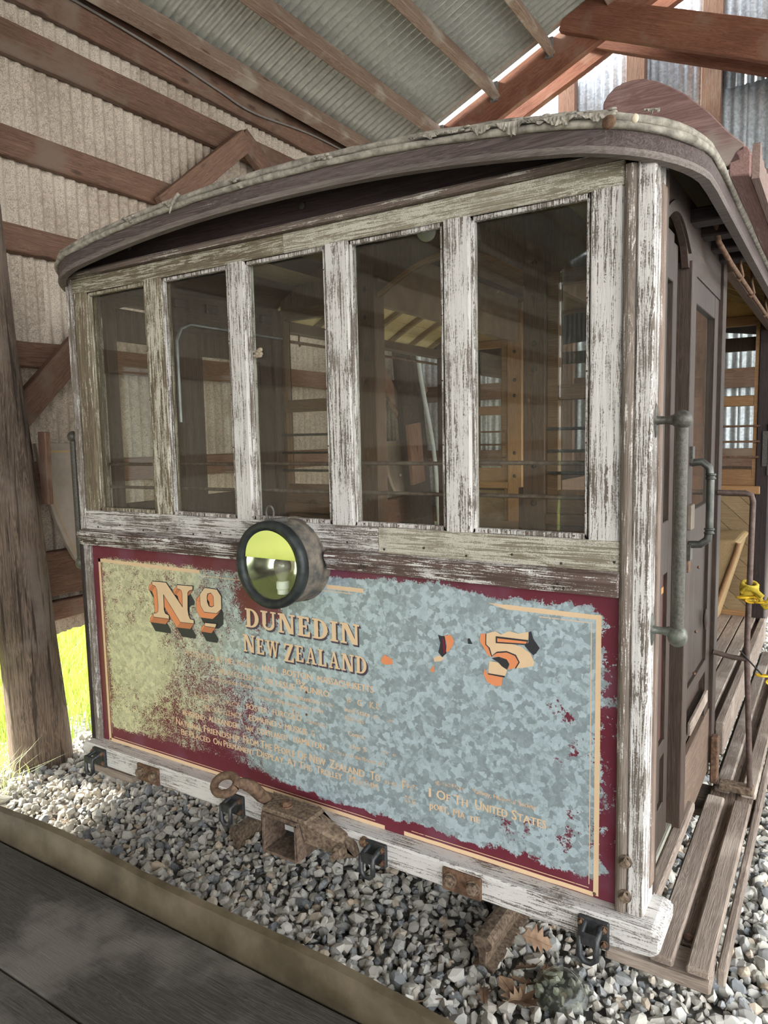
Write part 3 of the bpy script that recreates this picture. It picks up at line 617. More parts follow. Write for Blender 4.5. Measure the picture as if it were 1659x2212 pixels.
MB().add(va+vb, [(0, 1, 2, 3), (7, 6, 5, 4)]+[(i, i+4, (i+1) % 4+4, (i+1) % 4) for i in range(4)]).build('flange_rib', RUST2(), T, .006)
m = MB().bolt((1.015, -.105, .602), (0, 0, 1), .015, .012); m.build('bolt', RUST(), T)
MB().bolt((1.205, -.100, .520), (0, -1, 0), .018, .016).build('bolt', RUST2(), T); MB().tube([(1.205, -.10, .52), (1.205, -.142, .518)], .010, 8).build('bolt_shank', RUST2(), T)
MB().bolt((1.262, -.062, .545), (0, -1, 0), .012, .012).build('bolt', RUST(), T); MB().bolt((.905, -.062, .535), (0, -1, 0), .016, .014).build('bolt', RUST(), T)
ring = [(.872+.038*math.cos(a), -.205+.026*math.sin(a), .676+.016*math.sin(a)) for a in [2*PI*i/24 for i in range(25)]]
m = MB().tube(ring, .0125, 10, cap=False); m.tube([(.898, -.192, .682), (.918, -.175, .678), (.930, -.150, .655), (.932, -.12, .618), (.930, -.08, .585), (.928, -.06, .565)], [.013, .017, .019, .019, .019, .018], 10); m.build('tow_hook', plain('hook_rust', (.070, .042, .030), (.19, .12, .075), .9, .15, 60, .8), T)

# -- dash panel
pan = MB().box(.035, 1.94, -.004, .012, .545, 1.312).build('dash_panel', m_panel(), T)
pan_c = WL[pan.name]
def fix_panel():                                            # texture space: panel centre (.985, -, .9265)
    me = pan.data
    dx, dz = pan_c.x-.985, pan_c.z-.9265
    me.transform(Matrix.Translation((dx, 0, dz))); pan.location.x -= dx; pan.location.z -= dz; WL[pan.name] = Vector((pan_c.x-dx, pan_c.y, pan_c.z-dz))
fix_panel()
YP = -.0046
def flat(name, mat, quads, layer=0, parent=None, each=False):
    if each:
        for q in quads: flat(name, mat, [q], layer, parent)
        return
    m = MB(); y = YP-.0005*layer
    for i, p in enumerate(quads): m.add([(a, y-i*4e-6, b) for a, b in p], [tuple(range(len(p)))])
    return m.build(name, mat, parent or pan)
R4 = lambda a, b, c, d: [(a, c), (b, c), (b, d), (a, d)]
def jag(x0, x1, z0, z1):                                    # stripe with chewed ends
    n = 14; P = [(x0+(x1-x0)*i/n, z0+random.uniform(-.0006, .0006)) for i in range(n+1)]; return P+[(x1-(x1-x0)*i/n, z1+random.uniform(-.0006, .0006)) for i in range(n+1)]
SW = .0125
flat('border_stripe', CREAM(), [R4(.066, .066+SW, .572, 1.252), R4(.066, .59, 1.240, 1.252), R4(1.11, 1.238, 1.241, 1.253)], each=True)
flat('border_stripe', CREAM(), [R4(1.886, 1.8985, .566, 1.255), jag(1.66, 1.886, 1.243, 1.2545), [(1.615, 1.254), (1.66, 1.2435), (1.66, 1.2540)]], each=True)
flat('border_stripe', CREAM(), [R4(.066, 1.292, .560, .572), jag(1.356, 1.886, .562, .574)], each=True)
flat('inner_line', CREAMW(), [R4(.60, 1.20, 1.2335, 1.2355), R4(.095, 1.26, .5775, .5795), R4(1.38, 1.875, .580, .582), R4(1.8745, 1.8765, .59, 1.235), R4(.0845, .0862, .59, 1.23), R4(1.75, 1.875, 1.2335, 1.2355)], 0, each=True)
for x, z in ((.075, .566), (1.889, .570), (1.022, .916), (1.02, .846)): MB().ball((x, -.0048, z), .0042, 8, (1, .5, 1)).build('rivet', RUST(), pan)

# signwriting
def sweep(poly, d):
    out = []; n = len(poly)
    for i in range(n):
        a, b = poly[i], poly[(i+1) % n]; out.append([a, b, (b[0]+d[0], b[1]+d[1]), (a[0]+d[0], a[1]+d[1])])
    return out+[[(x+d[0], z+d[1]) for x, z in poly]]
def fat(poly, w_):
    out = [poly]; n = len(poly)
    for i in range(n):
        a, b = poly[i], poly[(i+1) % n]; dx, dz = b[0]-a[0], b[1]-a[1]; L = math.hypot(dx, dz) or 1; nx, nz = -dz/L*w_, dx/L*w_
        out.append([(a[0]+nx, a[1]+nz), (b[0]+nx, b[1]+nz), (b[0]-nx, b[1]-nz), (a[0]-nx, a[1]-nz)]); out.append([(a[0]+w_*math.cos(t*PI/4), a[1]+w_*math.sin(t*PI/4)) for t in range(8)])
    return out
def bowl(cx, cz, rx, rz, tx, tz, a0, a1, n=10):
    o = [(cx+rx*math.cos(a0+(a1-a0)*i/n), cz+rz*math.sin(a0+(a1-a0)*i/n)) for i in range(n+1)]; i_ = [(cx+(rx-tx)*math.cos(a0+(a1-a0)*i/n), cz+(rz-tz)*math.sin(a0+(a1-a0)*i/n)) for i in range(n+1)]
    return [[o[i], o[i+1], i_[i+1], i_[i]] for i in range(n)]
SH = .09
GL = {
 'I': (.34, [R4(.08, .26, 0, 1), R4(0, .34, 0, SH), R4(0, .34, 1-SH, 1)]),
 'N': (.80, [R4(.08, .19, 0, 1), R4(.61, .72, 0, 1), [(.08, 1), (.31, 1), (.72, 0), (.50, 0)], R4(0, .27, 0, SH), R4(0, .25, 1-SH, 1), R4(.53, .80, 1-SH, 1)]),
 'D': (.68, [R4(.08, .26, 0, 1), R4(0, .30, 0, SH), R4(0, .30, 1-SH, 1)]+bowl(.28, .5, .40, .5, .19, .09, -PI/2, PI/2)),
 'U': (.74, [R4(.08, .26, .30, 1), R4(.56, .66, .30, 1), R4(0, .34, 1-SH, 1), R4(.48, .74, 1-SH, 1)]+bowl(.37, .32, .29, .32, .14, .13, PI, 2*PI)),
 'E': (.58, [R4(.08, .26, 0, 1), R4(0, .56, 0, .10), R4(0, .54, .90, 1), R4(.2, .42, .46, .56), [(.56, 0), (.58, .27), (.51, .27), (.44, .08)], [(.54, 1), (.54, .75), (.48, .75), (.42, .92)], R4(.38, .44, .38, .64)]),
 'W': (1.0, [[(.08, 1), (.26, 1), (.40, 0), (.30, 0)], [(.30, 0), (.40, 0), (.54, 1), (.46, 1)], [(.44, 1), (.62, 1), (.76, 0), (.66, 0)], [(.66, 0), (.76, 0), (.92, 1), (.84, 1)], R4(0, .34, 1-SH, 1), R4(.40, .68, 1-SH, 1), R4(.76, 1.0, 1-SH, 1)]),
 'Z': (.62, [R4(.02, .60, .91, 1), R4(0, .62, 0, .09), [(.38, .95), (.60, .95), (.22, .05), (0, .05)], [(.02, 1), (.02, .72), (.08, .72), (.16, .92)], [(.62, 0), (.62, .28), (.56, .28), (.46, .08)]]),
 'A': (.78, [[(.36, 1), (.44, 1), (.20, 0), (.12, 0)], [(.34, 1), (.46, 1), (.70, 0), (.52, 0)], R4(.20, .60, .30, .38), R4(.04, .30, 0, SH), R4(.44, .78, 0, SH)]),
 'L': (.56, [R4(.08, .26, 0, 1), R4(0, .34, 1-SH, 1), R4(0, .55, 0, .10), [(.55, 0), (.56, .30), (.50, .30), (.42, .08)]])}
def word(txt, x0, x1, zb, hcap, hsm):
    tot = 0; gap = .10
    for i, ch in enumerate(txt):
        if ch == ' ': tot += .22*hcap; continue
        h = hcap if (i == 0 or txt[i-1] == ' ') else hsm; tot += (GL[ch][0]+gap)*h
    k = (x1-x0)/(tot-gap*hsm); x = x0
    for i, ch in enumerate(txt):
        if ch == ' ': x += .22*hcap*k; continue
        first = (i == 0 or txt[i-1] == ' '); h = hcap if first else hsm
        dz = -.12*h if (first and ch == 'Z') else 0
        face = [[(x+a*h*k, zb+dz+b*h) for a, b in p] for p in GL[ch][1]]
        flat('letter_shadow', SHADOW(), [q for p in face for q in sweep(p, (.0055, -.0055))], 1); flat('letter', CREAM(), face, 2)
        x += (GL[ch][0]+gap)*h*k
word('DUNEDIN', .786, 1.221, 1.088, .060, .060)
word('NEW ZEALAND', .773, 1.243, 1.007, .056, .050)
# No. with block shading
def big(face, hole=None, bl=(-.0208, -.0211), sh=(.0235, -.030)):
    def ring(P): return [face] if P is None else None
    body = [face] if hole is None else [[face[i], face[(i+1) % 8], hole[(i+1) % 8], hole[i]] for i in range(8)]
    edges_ = face+[face[0]]; he = (hole+[hole[0]]) if hole else None
    def lines(E, w_): return [[(a[0]-(b[1]-a[1])/L*w_-(b[0]-a[0])/L*w_*.6, a[1]+(b[0]-a[0])/L*w_-(b[1]-a[1])/L*w_*.6), (b[0]-(b[1]-a[1])/L*w_+(b[0]-a[0])/L*w_*.6, b[1]+(b[0]-a[0])/L*w_+(b[1]-a[1])/L*w_*.6), (b[0]+(b[1]-a[1])/L*w_+(b[0]-a[0])/L*w_*.6, b[1]-(b[0]-a[0])/L*w_+(b[1]-a[1])/L*w_*.6), (a[0]+(b[1]-a[1])/L*w_-(b[0]-a[0])/L*w_*.6, a[1]-(b[0]-a[0])/L*w_-(b[1]-a[1])/L*w_*.6)] for a, b in zip(E, E[1:]) for L in [math.hypot(b[0]-a[0], b[1]-a[1]) or 1]]
    mv = lambda P, d: [(x+d[0], z+d[1]) for x, z in P]
    blk = [q for p in body for q in sweep(p, bl)] if hole else sweep(face, bl)
    low = [mv(p, bl) for p in body]; dk = [q for p in low for q in sweep(p, sh)]
    flat('number_shadow', BLACKP(), dk, 1)
    ob = [q for p in blk for q in lines(p+[p[0]], .0011)]; flat('number_outline', BLACKP(), ob, 2)
    under = [q for q in blk[:-1] if q[1][0] < q[0][0] and abs(q[1][0]-q[0][0]) > .012 and abs(q[1][1]-q[0][1]) < .006] if not hole else []
    flat('number_block', ORANGE(), blk, 3)
    if under: flat('number_underside', m_paintprint('print_orange_dark', (.52, .19, .09), 0), under, 4, each=True)
    el = lines(edges_, .0013)+(lines(he, .0013) if he else []); flat('number_outline', BLACKP(), el, 5); flat('number_face', CREAM(), body, 6); flat('number_outline', BLACKP(), lines(edges_, .0007)+(lines(he, .0007) if he else []), 7)
big([(0.3594, 1.1947), (0.4294, 1.1968), (0.5051, 1.1199), (0.5067, 1.1632), (0.5037, 1.1754), (0.4974, 1.179), (0.4827, 1.1807), (0.4836, 1.1934), (0.5587, 1.1964), (0.5579, 1.1839), (0.5416, 1.1792), (0.5338, 1.1722), (0.5297, 1.1133), (0.5328, 1.0948), (0.5393, 1.083), (0.5567, 1.0819), (0.5558, 1.0693), (0.4908, 1.0665), (0.4139, 1.1537), (0.4128, 1.1), (0.4181, 1.0877), (0.4362, 1.0834), (0.4358, 1.0705), (0.3566, 1.0686), (0.3576, 1.0818), (0.371, 1.0833), (0.3809, 1.0899), (0.3839, 1.1075), (0.3822, 1.1656), (0.3754, 1.1789), (0.3584, 1.1827)])
big([(0.6143, 1.1966), (0.6699, 1.1963), (0.6878, 1.1755), (0.6867, 1.1341), (0.6636, 1.1163), (0.6062, 1.1147), (0.5905, 1.1356), (0.5907, 1.1727)], [(0.6271, 1.1774), (0.6414, 1.1821), (0.6519, 1.1718), (0.6527, 1.1404), (0.6426, 1.1353), (0.6302, 1.1369), (0.6232, 1.1505), (0.6231, 1.1668)])
big([(0.6081, 1.0789), (0.6615, 1.0814), (0.6551, 1.0683), (0.6059, 1.0672)])
# what is left of the 5 and of other figures
FR = {
'cream': [[(1.6104, 1.1741), (1.6344, 1.1838), (1.6501, 1.1769), (1.671, 1.1886), (1.6967, 1.1855), (1.7219, 1.1937), (1.723, 1.1767), (1.7194, 1.1655), (1.637, 1.1711)], [(1.6104, 1.1741), (1.637, 1.1711), (1.6369, 1.155), (1.6394, 1.1301), (1.6245, 1.1178), (1.6155, 1.1368), (1.6102, 1.1462)], [(1.6369, 1.155), (1.6657, 1.158), (1.7017, 1.1541), (1.727, 1.1405), (1.6889, 1.1299), (1.6657, 1.1355), (1.6394, 1.1301)], [(1.727, 1.1405), (1.737, 1.1199), (1.7345, 1.1097), (1.7144, 1.1026), (1.6889, 1.0965), (1.6981, 1.1139), (1.6889, 1.1299)], [(1.618, 1.1041), (1.642, 1.1042), (1.6551, 1.0947), (1.6666, 1.0889), (1.6603, 1.0718), (1.6151, 1.0715)], [(1.4577, 1.0875), (1.4737, 1.0979), (1.4898, 1.0924), (1.481, 1.0831), (1.4605, 1.0783)]],
'orange': [[(1.5958, 1.1722), (1.6085, 1.1741), (1.6079, 1.146), (1.6165, 1.1385), (1.6245, 1.1168), (1.6154, 1.119), (1.6021, 1.14), (1.5924, 1.1539)], [(1.6405, 1.1668), (1.719, 1.169), (1.7159, 1.1632), (1.6405, 1.1577)], [(1.6245, 1.1168), (1.6394, 1.1285), (1.6657, 1.134), (1.6875, 1.1285), (1.6965, 1.1139), (1.6875, 1.0975), (1.6682, 1.0902), (1.6734, 1.1051), (1.6656, 1.1164), (1.6447, 1.1198)], [(1.6049, 1.0842), (1.6151, 1.0695), (1.6603, 1.0683), (1.654, 1.0667), (1.6523, 1.0461), (1.6337, 1.0419), (1.6123, 1.0495), (1.6027, 1.0684)], [(1.4918, 1.1532), (1.5107, 1.1584), (1.5202, 1.144), (1.5161, 1.1304), (1.5016, 1.111), (1.4959, 1.1117), (1.499, 1.1306)], [(1.294, 1.0628), (1.3039, 1.0743), (1.3292, 1.0653), (1.3308, 1.0517), (1.3065, 1.0462), (1.2937, 1.0515)], [(1.4471, 1.0527), (1.4592, 1.0696), (1.4601, 1.0505), (1.4542, 1.0495)]],
'black': [[(1.7229, 1.1924), (1.7294, 1.1962), (1.7345, 1.1783), (1.7509, 1.1572), (1.742, 1.1427), (1.7345, 1.1367), (1.722, 1.1472), (1.7119, 1.158), (1.722, 1.1668)], [(1.6245, 1.1127), (1.6447, 1.1198), (1.6656, 1.1164), (1.6718, 1.1048), (1.6656, 1.0898), (1.6525, 1.0958), (1.642, 1.1053)], [(1.4721, 1.1532), (1.486, 1.1509), (1.5022, 1.1572), (1.4934, 1.1456), (1.4969, 1.1066), (1.4841, 1.0941), (1.4726, 1.1057), (1.4788, 1.133)], [(1.5584, 1.1544), (1.564, 1.1562), (1.5721, 1.1424), (1.5594, 1.1406)]],
'dark': [[(1.6365, 1.1715), (1.722, 1.1730), (1.7175, 1.1600), (1.6365, 1.1537)], [(1.6085, 1.1741), (1.6110, 1.1741), (1.6100, 1.1470), (1.6200, 1.139), (1.6270, 1.116), (1.6245, 1.1168), (1.6165, 1.1385), (1.6079, 1.146)], [(1.6151, 1.0725), (1.6603, 1.0728), (1.6603, 1.0683), (1.6151, 1.0690)], [(1.6245, 1.118), (1.6394, 1.1320), (1.6657, 1.1375), (1.69, 1.1315), (1.70, 1.1139), (1.690, 1.096), (1.6875, 1.0975), (1.6965, 1.1139), (1.6875, 1.1285), (1.6657, 1.134), (1.6394, 1.1285)]],
'maroon': [[(1.4859, 1.1445), (1.4917, 1.1443), (1.4947, 1.1089), (1.4877, 1.1053)]]}
flat('figure_remnant', CREAM(), FR['cream'], 1, each=True); flat('figure_remnant', BLACKP(), FR['black'], 2, each=True); flat('figure_remnant', BLACKP(), FR['dark'], 3, each=True); flat('figure_remnant', ORANGE(), FR['orange'], 4, each=True); flat('figure_remnant', m_paintprint('print_maroon', (.16, .02, .035), 0), FR['maroon'], 5, each=True)
# inscription
def text(body, x0, x1, zb, cap, mat, caps=False, parent=None, y=YP-.0004, name='inscription'):
    cu = bpy.data.curves.new(name, 'FONT'); cu.body = body; cu.size = 1; cu.resolution_u = 2; cu.offset = 0
    if caps:
        cu.small_caps_scale = .80
        for i, ch in enumerate(body):
            if not (i == 0 or body[i-1] == ' '): cu.body_format[i].use_small_caps = True
    o = bpy.data.objects.new(name, cu); COL.objects.link(o); dg = bpy.context.evaluated_depsgraph_get(); me = bpy.data.meshes.new_from_object(o.evaluated_get(dg)); COL.objects.unlink(o); bpy.data.objects.remove(o)
    V = np.array([v.co[:] for v in me.vertices]); a, b = V[:, 0].min(), V[:, 0].max()
    X = x0+(V[:, 0]-a)/(b-a)*(x1-x0); Z = zb+V[:, 1]/.70*cap
    m = MB()
    for k_, dx_ in enumerate((0, .0008, .0016) if cap > .016 else (0, .0008)): m.add([(float(p)+dx_, y-4e-6*k_, float(q)) for p, q in zip(X, Z)], [tuple(p.vertices) for p in me.polygons])
    bpy.data.meshes.remove(me)
    return m.build(name, mat, parent or pan)
CW, CV = CREAMW(), CREAMV()
for a in (('PRESENTED AT', .500, .68, .954, .019, CV), ('MECHANICS', .69, .832, .955, .019, CV), ('HALL  BOSTON', .848, 1.045, .956, .019, CW), ('MASSACHUSETTS', 1.066, 1.263, .957, .019, CW), ('By', .984, 1.02, .936, .016, CW),
          ('HIS EXCELLENCY', .654, .842, .914, .019, CV), ('SIR LESLIE', .855, .978, .915, .019, CW), ('MUNRO', 1.0, 1.107, .916, .019, CW), ('N', 1.172, 1.184, .911, .018, CV), ('G', 1.207, 1.222, .911, .018, CW), ('K.C', 1.25, 1.284, .912, .018, CV),
          ('Ambassador Extra', .627, .80, .887, .014, CV), ('ordinary and Plenipotentiary', .81, 1.074, .888, .014, CW), ('to the', 1.082, 1.125, .888, .013, CV), ('ited State', 1.163, 1.25, .884, .014, CW), ('of', 1.262, 1.278, .884, .014, CV), ('th', 1.305, 1.325, .882, .010, CV),
          ('Permanent', .807, .90, .860, .014, CV), ('Representative to the', .905, 1.083, .862, .014, CW), ('Nations', 1.163, 1.228, .859, .015, CV), ('To', .960, .990, .838, .016, CW),
          ('HIS EXCELLENCY', .539, .745, .813, .018, CV), ('FOSTER', .775, .862, .818, .018, CW), ('FURCOLO', .885, .999, .820, .019, CW), ('Governor', 1.02, 1.098, .821, .013, CV), ('Comm', 1.172, 1.226, .814, .014, CW),
          ('HIS EXCELLENCY', .577, .752, .779, .018, CV), ('EDMUND S. MUSKIE', .785, 1.02, .782, .019, CW), ('G', 1.035, 1.048, .784, .018, CV), ('the S', 1.178, 1.235, .777, .014, CW), ('in  e', 1.29, 1.335, .787, .009, CV),
          ('REVEREND', .476, .582, .739, .019, CW), ('ALEXANDER', .60, .735, .742, .019, CW), ('VAN', .765, .798, .744, .018, CV), ('CORTLANDT', .815, .945, .746, .019, CW), ('HAMILTON', .965, 1.082, .749, .019, CW), ('Chairman of the Board of T', 1.098, 1.30, .748, .012, CV),
          ('igland Elect.', 1.458, 1.548, .740, .013, CV), ('Railway, Historical Society', 1.57, 1.742, .742, .013, CV)):
    text(a[0], a[1], a[2], a[3], a[4], a[5])
for a in (('National', .440, .563, .698, .024, CW), ('Friendship', .575, .738, .699, .025, CW), ('From The People', .755, .968, .700, .026, CREAM()), ('Of New', .98, 1.085, .700, .027, CREAM()), ('Zealand', 1.10, 1.225, .699, .027, CW), ('To', 1.245, 1.279, .699, .026, CW), ('the', 1.295, 1.335, .699, .013, CV), ('Peo', 1.352, 1.397, .698, .026, CV), ('l', 1.437, 1.443, .697, .026, CW), ('Of Th', 1.461, 1.553, .698, .026, CW), ('United', 1.575, 1.665, .700, .026, CREAM()), ('States', 1.677, 1.768, .700, .026, CREAM()),
          ('Be Placed', .463, .602, .666, .022, CW), ('On', .617, .655, .667, .021, CW), ('Permanent', .665, .80, .668, .022, CW), ('Display', .812, .922, .669, .024, CREAM()), ('At The', .937, 1.032, .670, .023, CW), ('Trolley', 1.05, 1.145, .671, .023, CW), ('Museum', 1.172, 1.268, .672, .023, CV), ('Ke', 1.362, 1.395, .662, .020, CV), ('port,', 1.439, 1.497, .664, .021, CW), ('Ma', 1.51, 1.545, .663, .021, CV), ('ne', 1.562, 1.588, .663, .021, CW)):
    text(a[0], a[1], a[2], a[3], a[4], a[5], True)

# -- front framing
PX = [(.106, .404), (.488, .775), (.848, 1.139), (1.221, 1.501), (1.579, 1.865)]
ZB, ZT = 1.431, 2.194
def stile(x0, x1, mat): return MB().prism([(x0+.006, -.016), (x1-.006, -.016), (x1, -.006), (x1, .026), (x0, .026), (x0, -.006)], ZB-.002, ZT+.004, 'z').build('window_stile', mat, T, .0015)
edges = [.03]+[v for p in PX for v in p]+[1.94]
cov = [.40, .55, .72, .66, .70, .74]
for i in range(6): stile(edges[2*i], edges[2*i+1], w_white('Z', cov[i]) if i > 1 else wood('white_olive%d' % i, (.10, .075, .05), (.25, .20, .13), 'Z', (.56, .52, .42), .40+.16*i, bump=.6))
MB().box(.03, 1.0, -.016, .026, ZT, 2.247).build('top_rail', w_olive('X'), T, .002)
MB().box(1.0, 1.94, -.0165, .026, ZT, 2.247).build('top_rail', w_olive_l('X'), T, .002)
MB().prism([(-.034, 2.248), (-.034, 2.262), (-.024, 2.270), (.02, 2.270), (.02, 2.247)], .0, 1.99, 'x').build('drip_moulding', wood('drip', (.11, .08, .065), (.22, .17, .14), 'X', (.50, .46, .40), .42), T)
MB().box(.03, 1.30, -.020, .028, 1.358, ZB).build('bottom_rail', w_white('X', .62), T, .003); MB().box(1.30, 1.94, -.020, .028, 1.358, ZB).build('bottom_rail', w_olive_l('X'), T, .003)
for xs_ in ((.012, .866), (1.136, 1.942)): MB().prism([(-.020, 1.362), (-.046, 1.356), (-.050, 1.340), (-.038, 1.318), (-.034, 1.306), (-.004, 1.304), (.01, 1.362)], *xs_, 'x').build('sill_moulding', wood('sill', (.085, .055, .045), (.17, .12, .10), 'X', (.74, .70, .66), .50, bump=.7), T)
for i, (x0, x1) in enumerate(PX):
    g = MB().box(x0-.004, x1+.004, .006, .010, ZB-.004, ZT+.004).build('window_pane', GLASS(), T)
    b = .012; m = MB()
    for q in ((x0, x0+b*.6, ZB, ZT), (x1-b*.6, x1, ZB, ZT), (x0, x1, ZB, ZB+b), (x0, x1, ZT-b, ZT)): m.box(q[0], q[1], -.010, .006, q[2], q[3])
    m.build('glazing_bead', w_white('Z', .58) if i else w_olive('Z'), T, .002)
    m = MB()
    for k in range(5): m.ball((x0+.03+(x1-x0-.06)*k/4, -.0105, ZB+.006), .0022, 6); m.ball((x1-.004, -.0105, ZB+.06+.16*k), .0022, 6)
    m.build('bead_nail', RUST(), T)
    for z in (1.594, 1.511): MB().tube([(x0-.03, .062, z+.002*i), (x1+.03, .062, z+.002*i)], .0055, 8).build('window_rod', plain('rod', (.085, .06, .05), (.17, .13, .115), .6, .4, 60, .4), T)
m = MB()
for k in range(16): m.ball((.10+.122*k, -.0205, 1.372+.012*(k % 2)), .0032, 6)
for x in (1.255, 1.262, 1.272, 1.80, 1.81, 1.823, .11, .118): m.ball((x, -.047, 1.33+random.uniform(-.012, .012)), .0032, 6)
m.build('nail_head', plain('dark_nail', (.03, .025, .02)), T)
# corner posts
pr = MB().box(1.968, 2.006, -.022, .10, .545, 2.262).build('corner_post', w_white('Z', .62), T, .004)
MB().prism(arc((1.954, -.016), .0135, PI, 2*PI, 8)+[(1.9675, .02), (1.9405, .02)], .522, 2.232, 'z').build('post_bead', wood('bead', (.13, .10, .08), (.28, .23, .19), 'Z', (.62, .57, .52), .42, bump=.6), T)
MB().box(1.985, 2.010, .034, .072, .60, 2.20).build('post_strip', wood('strip', (.13, .09, .07), (.30, .22, .17), 'Z', (.55, .48, .43), .35), T, .003)
MB().box(1.982, 2.008, .072, .10, .56, 2.24).build('post_strip', w_door('Z'), T, .003)
MB().box(1.94, 2.008, -.024, .10, .515, .552).build('post_foot', w_white('X', .66), T, .004)
pl = MB().box(-.006, .030, -.020, .10, .545, 2.262).build('corner_post', w_white('Z', .50), T, .004)
MB().tube([(-.004, -.012, .56), (-.004, -.012, 1.30)], .014, 8).build('post_bead', w_dark('Z'), T)
for z in (.690, .605): MB().bolt((1.966, -.028, z), (0, -1, 0), .0125, .012, True).build('bolt', RUST2(), T)

# -- head lamp
LC = (1.0, 0, 1.320); R = .1225
lamp = MB().lathe([(R*1.03, .002), (R*1.04, -.004), (R*1.0, -.006), (R*.995, -.03), (R*1.005, -.032), (R*1.005, -.04), (R*.985, -.042), (R*.985, -.10)], LC, (0, 1, 0), 64).build('head_lamp', plain('lamp_body', (.09, .088, .08), (.24, .20, .16), .75, .3, 30, .5), T)
def bits():
    m = MB()
    m.lathe([(R*.985, -.098), (R*1.01, -.10), (R*1.03, -.112), (R*1.02, -.126), (R*.93, -.132), (R*.82, -.126), (R*.80, -.116), (R*.82, -.098)], LC, (0, 1, 0), 64); m.build('lamp_rim', plain('rim_black', (.022, .026, .026), (.05, .056, .055), .45, .4, 30, .3), lamp)
    r0 = R*.81
    m = MB().lathe([(r0, -.112), (r0*.97, -.09), (r0*.85, -.060), (r0*.62, -.034), (r0*.3, -.019), (.001, -.014)], LC, (0, 1, 0), 48); m.build('reflector', plain('mirror_bowl', (.72, .74, .62), (.78, .80, .70), .16, 1.0, 6, .05), lamp)
    zc = LC[2]+.018
    dz = zc-LC[2]; a0 = math.asin(dz/r0)
    up = [(LC[0]+r0*math.cos(a), LC[2]+r0*math.sin(a)) for a in [a0+(PI-2*a0)*i/30 for i in range(31)]]
    lo = [(LC[0]+r0*math.cos(a), LC[2]+r0*math.sin(a)) for a in [PI-a0+(PI+2*a0)*i/40 for i in range(41)]]
    MB().prism(lo, -.121, -.118, 'y').build('lens', m_glass('lamp_lens', (.97, .98, .93), .02, (.6, .6, .5), .02, 1.0), lamp)
    lm = MB().prism(up, -.123, -.120, 'y').build('lens_mirror_half', plain('lens_mirror', (.24, .24, .21), (.28, .28, .24), .06, 1.0, 3, .02), lamp); lm.rotation_euler.x = math.radians(4.5)
    MB().ball((LC[0]+.012, -.082, LC[2]-.008), .027, 18, (1, 1, 1.05)).lathe([(.024, 0), (.016, .022), (.014, .03)], (LC[0]+.012, -.082, LC[2]-.022), (0, 0, -1), 16).build('bulb', plain('bulb_glass', (.20, .20, .18), (.26, .25, .23), .12, .1, 5, 0, spec=.6), lamp)
    MB().lathe([(.016, 0), (.019, .004), (.019, .022), (.0165, .026), (.0165, .038), (.001, .039)], (LC[0]+.012, -.082, LC[2]-.050), (0, 0, -1), 18, False).build('socket', plain('porcelain', (.74, .76, .80), (.80, .82, .85), .3), lamp)
    MB().tube([(LC[0]-.012, -.085, LC[2]+R-.002), (LC[0]+.03, -.075, LC[2]+R+.004)], .0085, 8).build('hinge_pin', plain('lamp_iron', (.10, .095, .085), (.18, .165, .15), .7, .4, 50), lamp)
    q = [(LC[0]-.018+.014*math.cos(a), -.092, LC[2]+R+.022+.020*math.sin(a)) for a in [2*PI*i/16 for i in range(17)]]
    MB().tube(q, .0032, 6, cap=False).box(LC[0]-.034, LC[0]+.004, -.10, -.086, LC[2]+R-.008, LC[2]+R+.006).build('hasp_loop', plain('lamp_iron', (.1, .095, .085)), lamp)
bits()
# -- moth or curled leaf on the third pane
lf = MB(); 
for k in range(16): lf.ball((.876+random.uniform(-.017, .017), .002, 1.930+random.uniform(-.011, .011)), random.uniform(.004, .008), 6, (1.4, .4, .7))
tag(lf.build('dry_leaf', plain('curled_leaf', (.30, .24, .17), (.46, .385, .29), .9, 0, 200, .8)), 'small curled dry leaf stuck on the third window pane', 'leaf')

# -- roof
ZE, HW = 2.287, 1.09
def crown(y):
    s = smooth01((y+.1)/.75); e = smooth01((4.0-y)/.75); return 2.390+.235*min(s, e)
def rt(x, y):
    u = min(1, abs(x-1)/HW); return ZE+(crown(y)-ZE)*(1-u**2.15)
def rim_pts():
    P = [(2.09, 3.9-.15*i) for i in range(25)]+[(2.09, .2)]
    P += [(1.84+.25*math.cos(a), .15+.25*math.sin(a)) for a in [-PI/2*i/10 for i in range(1, 11)]]
    P += [(1.84-.06*i, -.1) for i in range(1, 28)]
    P += [(.16-.25*math.sin(a), .15-.25*math.cos(a)) for a in [PI/2*i/10 for i in range(0, 11)]]
    return P+[(-.09, .2+.15*i) for i in range(0, 26)]
RIM = rim_pts()
def hwid(y): return HW if y > .15 else .84+.25*math.sqrt(max(0, 1-((.15-y)/.25)**2))
def roof_skin(off, name, mat, inset=0.0):
    ys = [-.1+inset, -.095+inset, -.08, -.05, 0, .06, .15]+[.15+.25*i for i in range(1, 16)]; nx = 40; m = MB(); vs = []
    for y in ys:
        h = hwid(max(y, -.0999))-inset
        for i in range(nx+1): x = 1-h+2*h*i/nx; vs.append((x, y, rt(x, y)+off))
    n = nx+1; m.add(vs, [(j*n+i, j*n+i+1, (j+1)*n+i+1, (j+1)*n+i) for j in range(len(ys)-1) for i in range(nx)], True); return m.build(name, mat, T)
roof_skin(0, 'roof_canvas', CANVAS2()); roof_skin(-.03, 'roof_lining', w_dark('Y'), .004)
def nrm2(i):
    a = RIM[max(0, i-1)]; b = RIM[min(len(RIM)-1, i+1)]; d = Vector((b[0]-a[0], b[1]-a[1], 0)).normalized(); return Vector((-d.y, d.x, 0))   # outward for this winding?
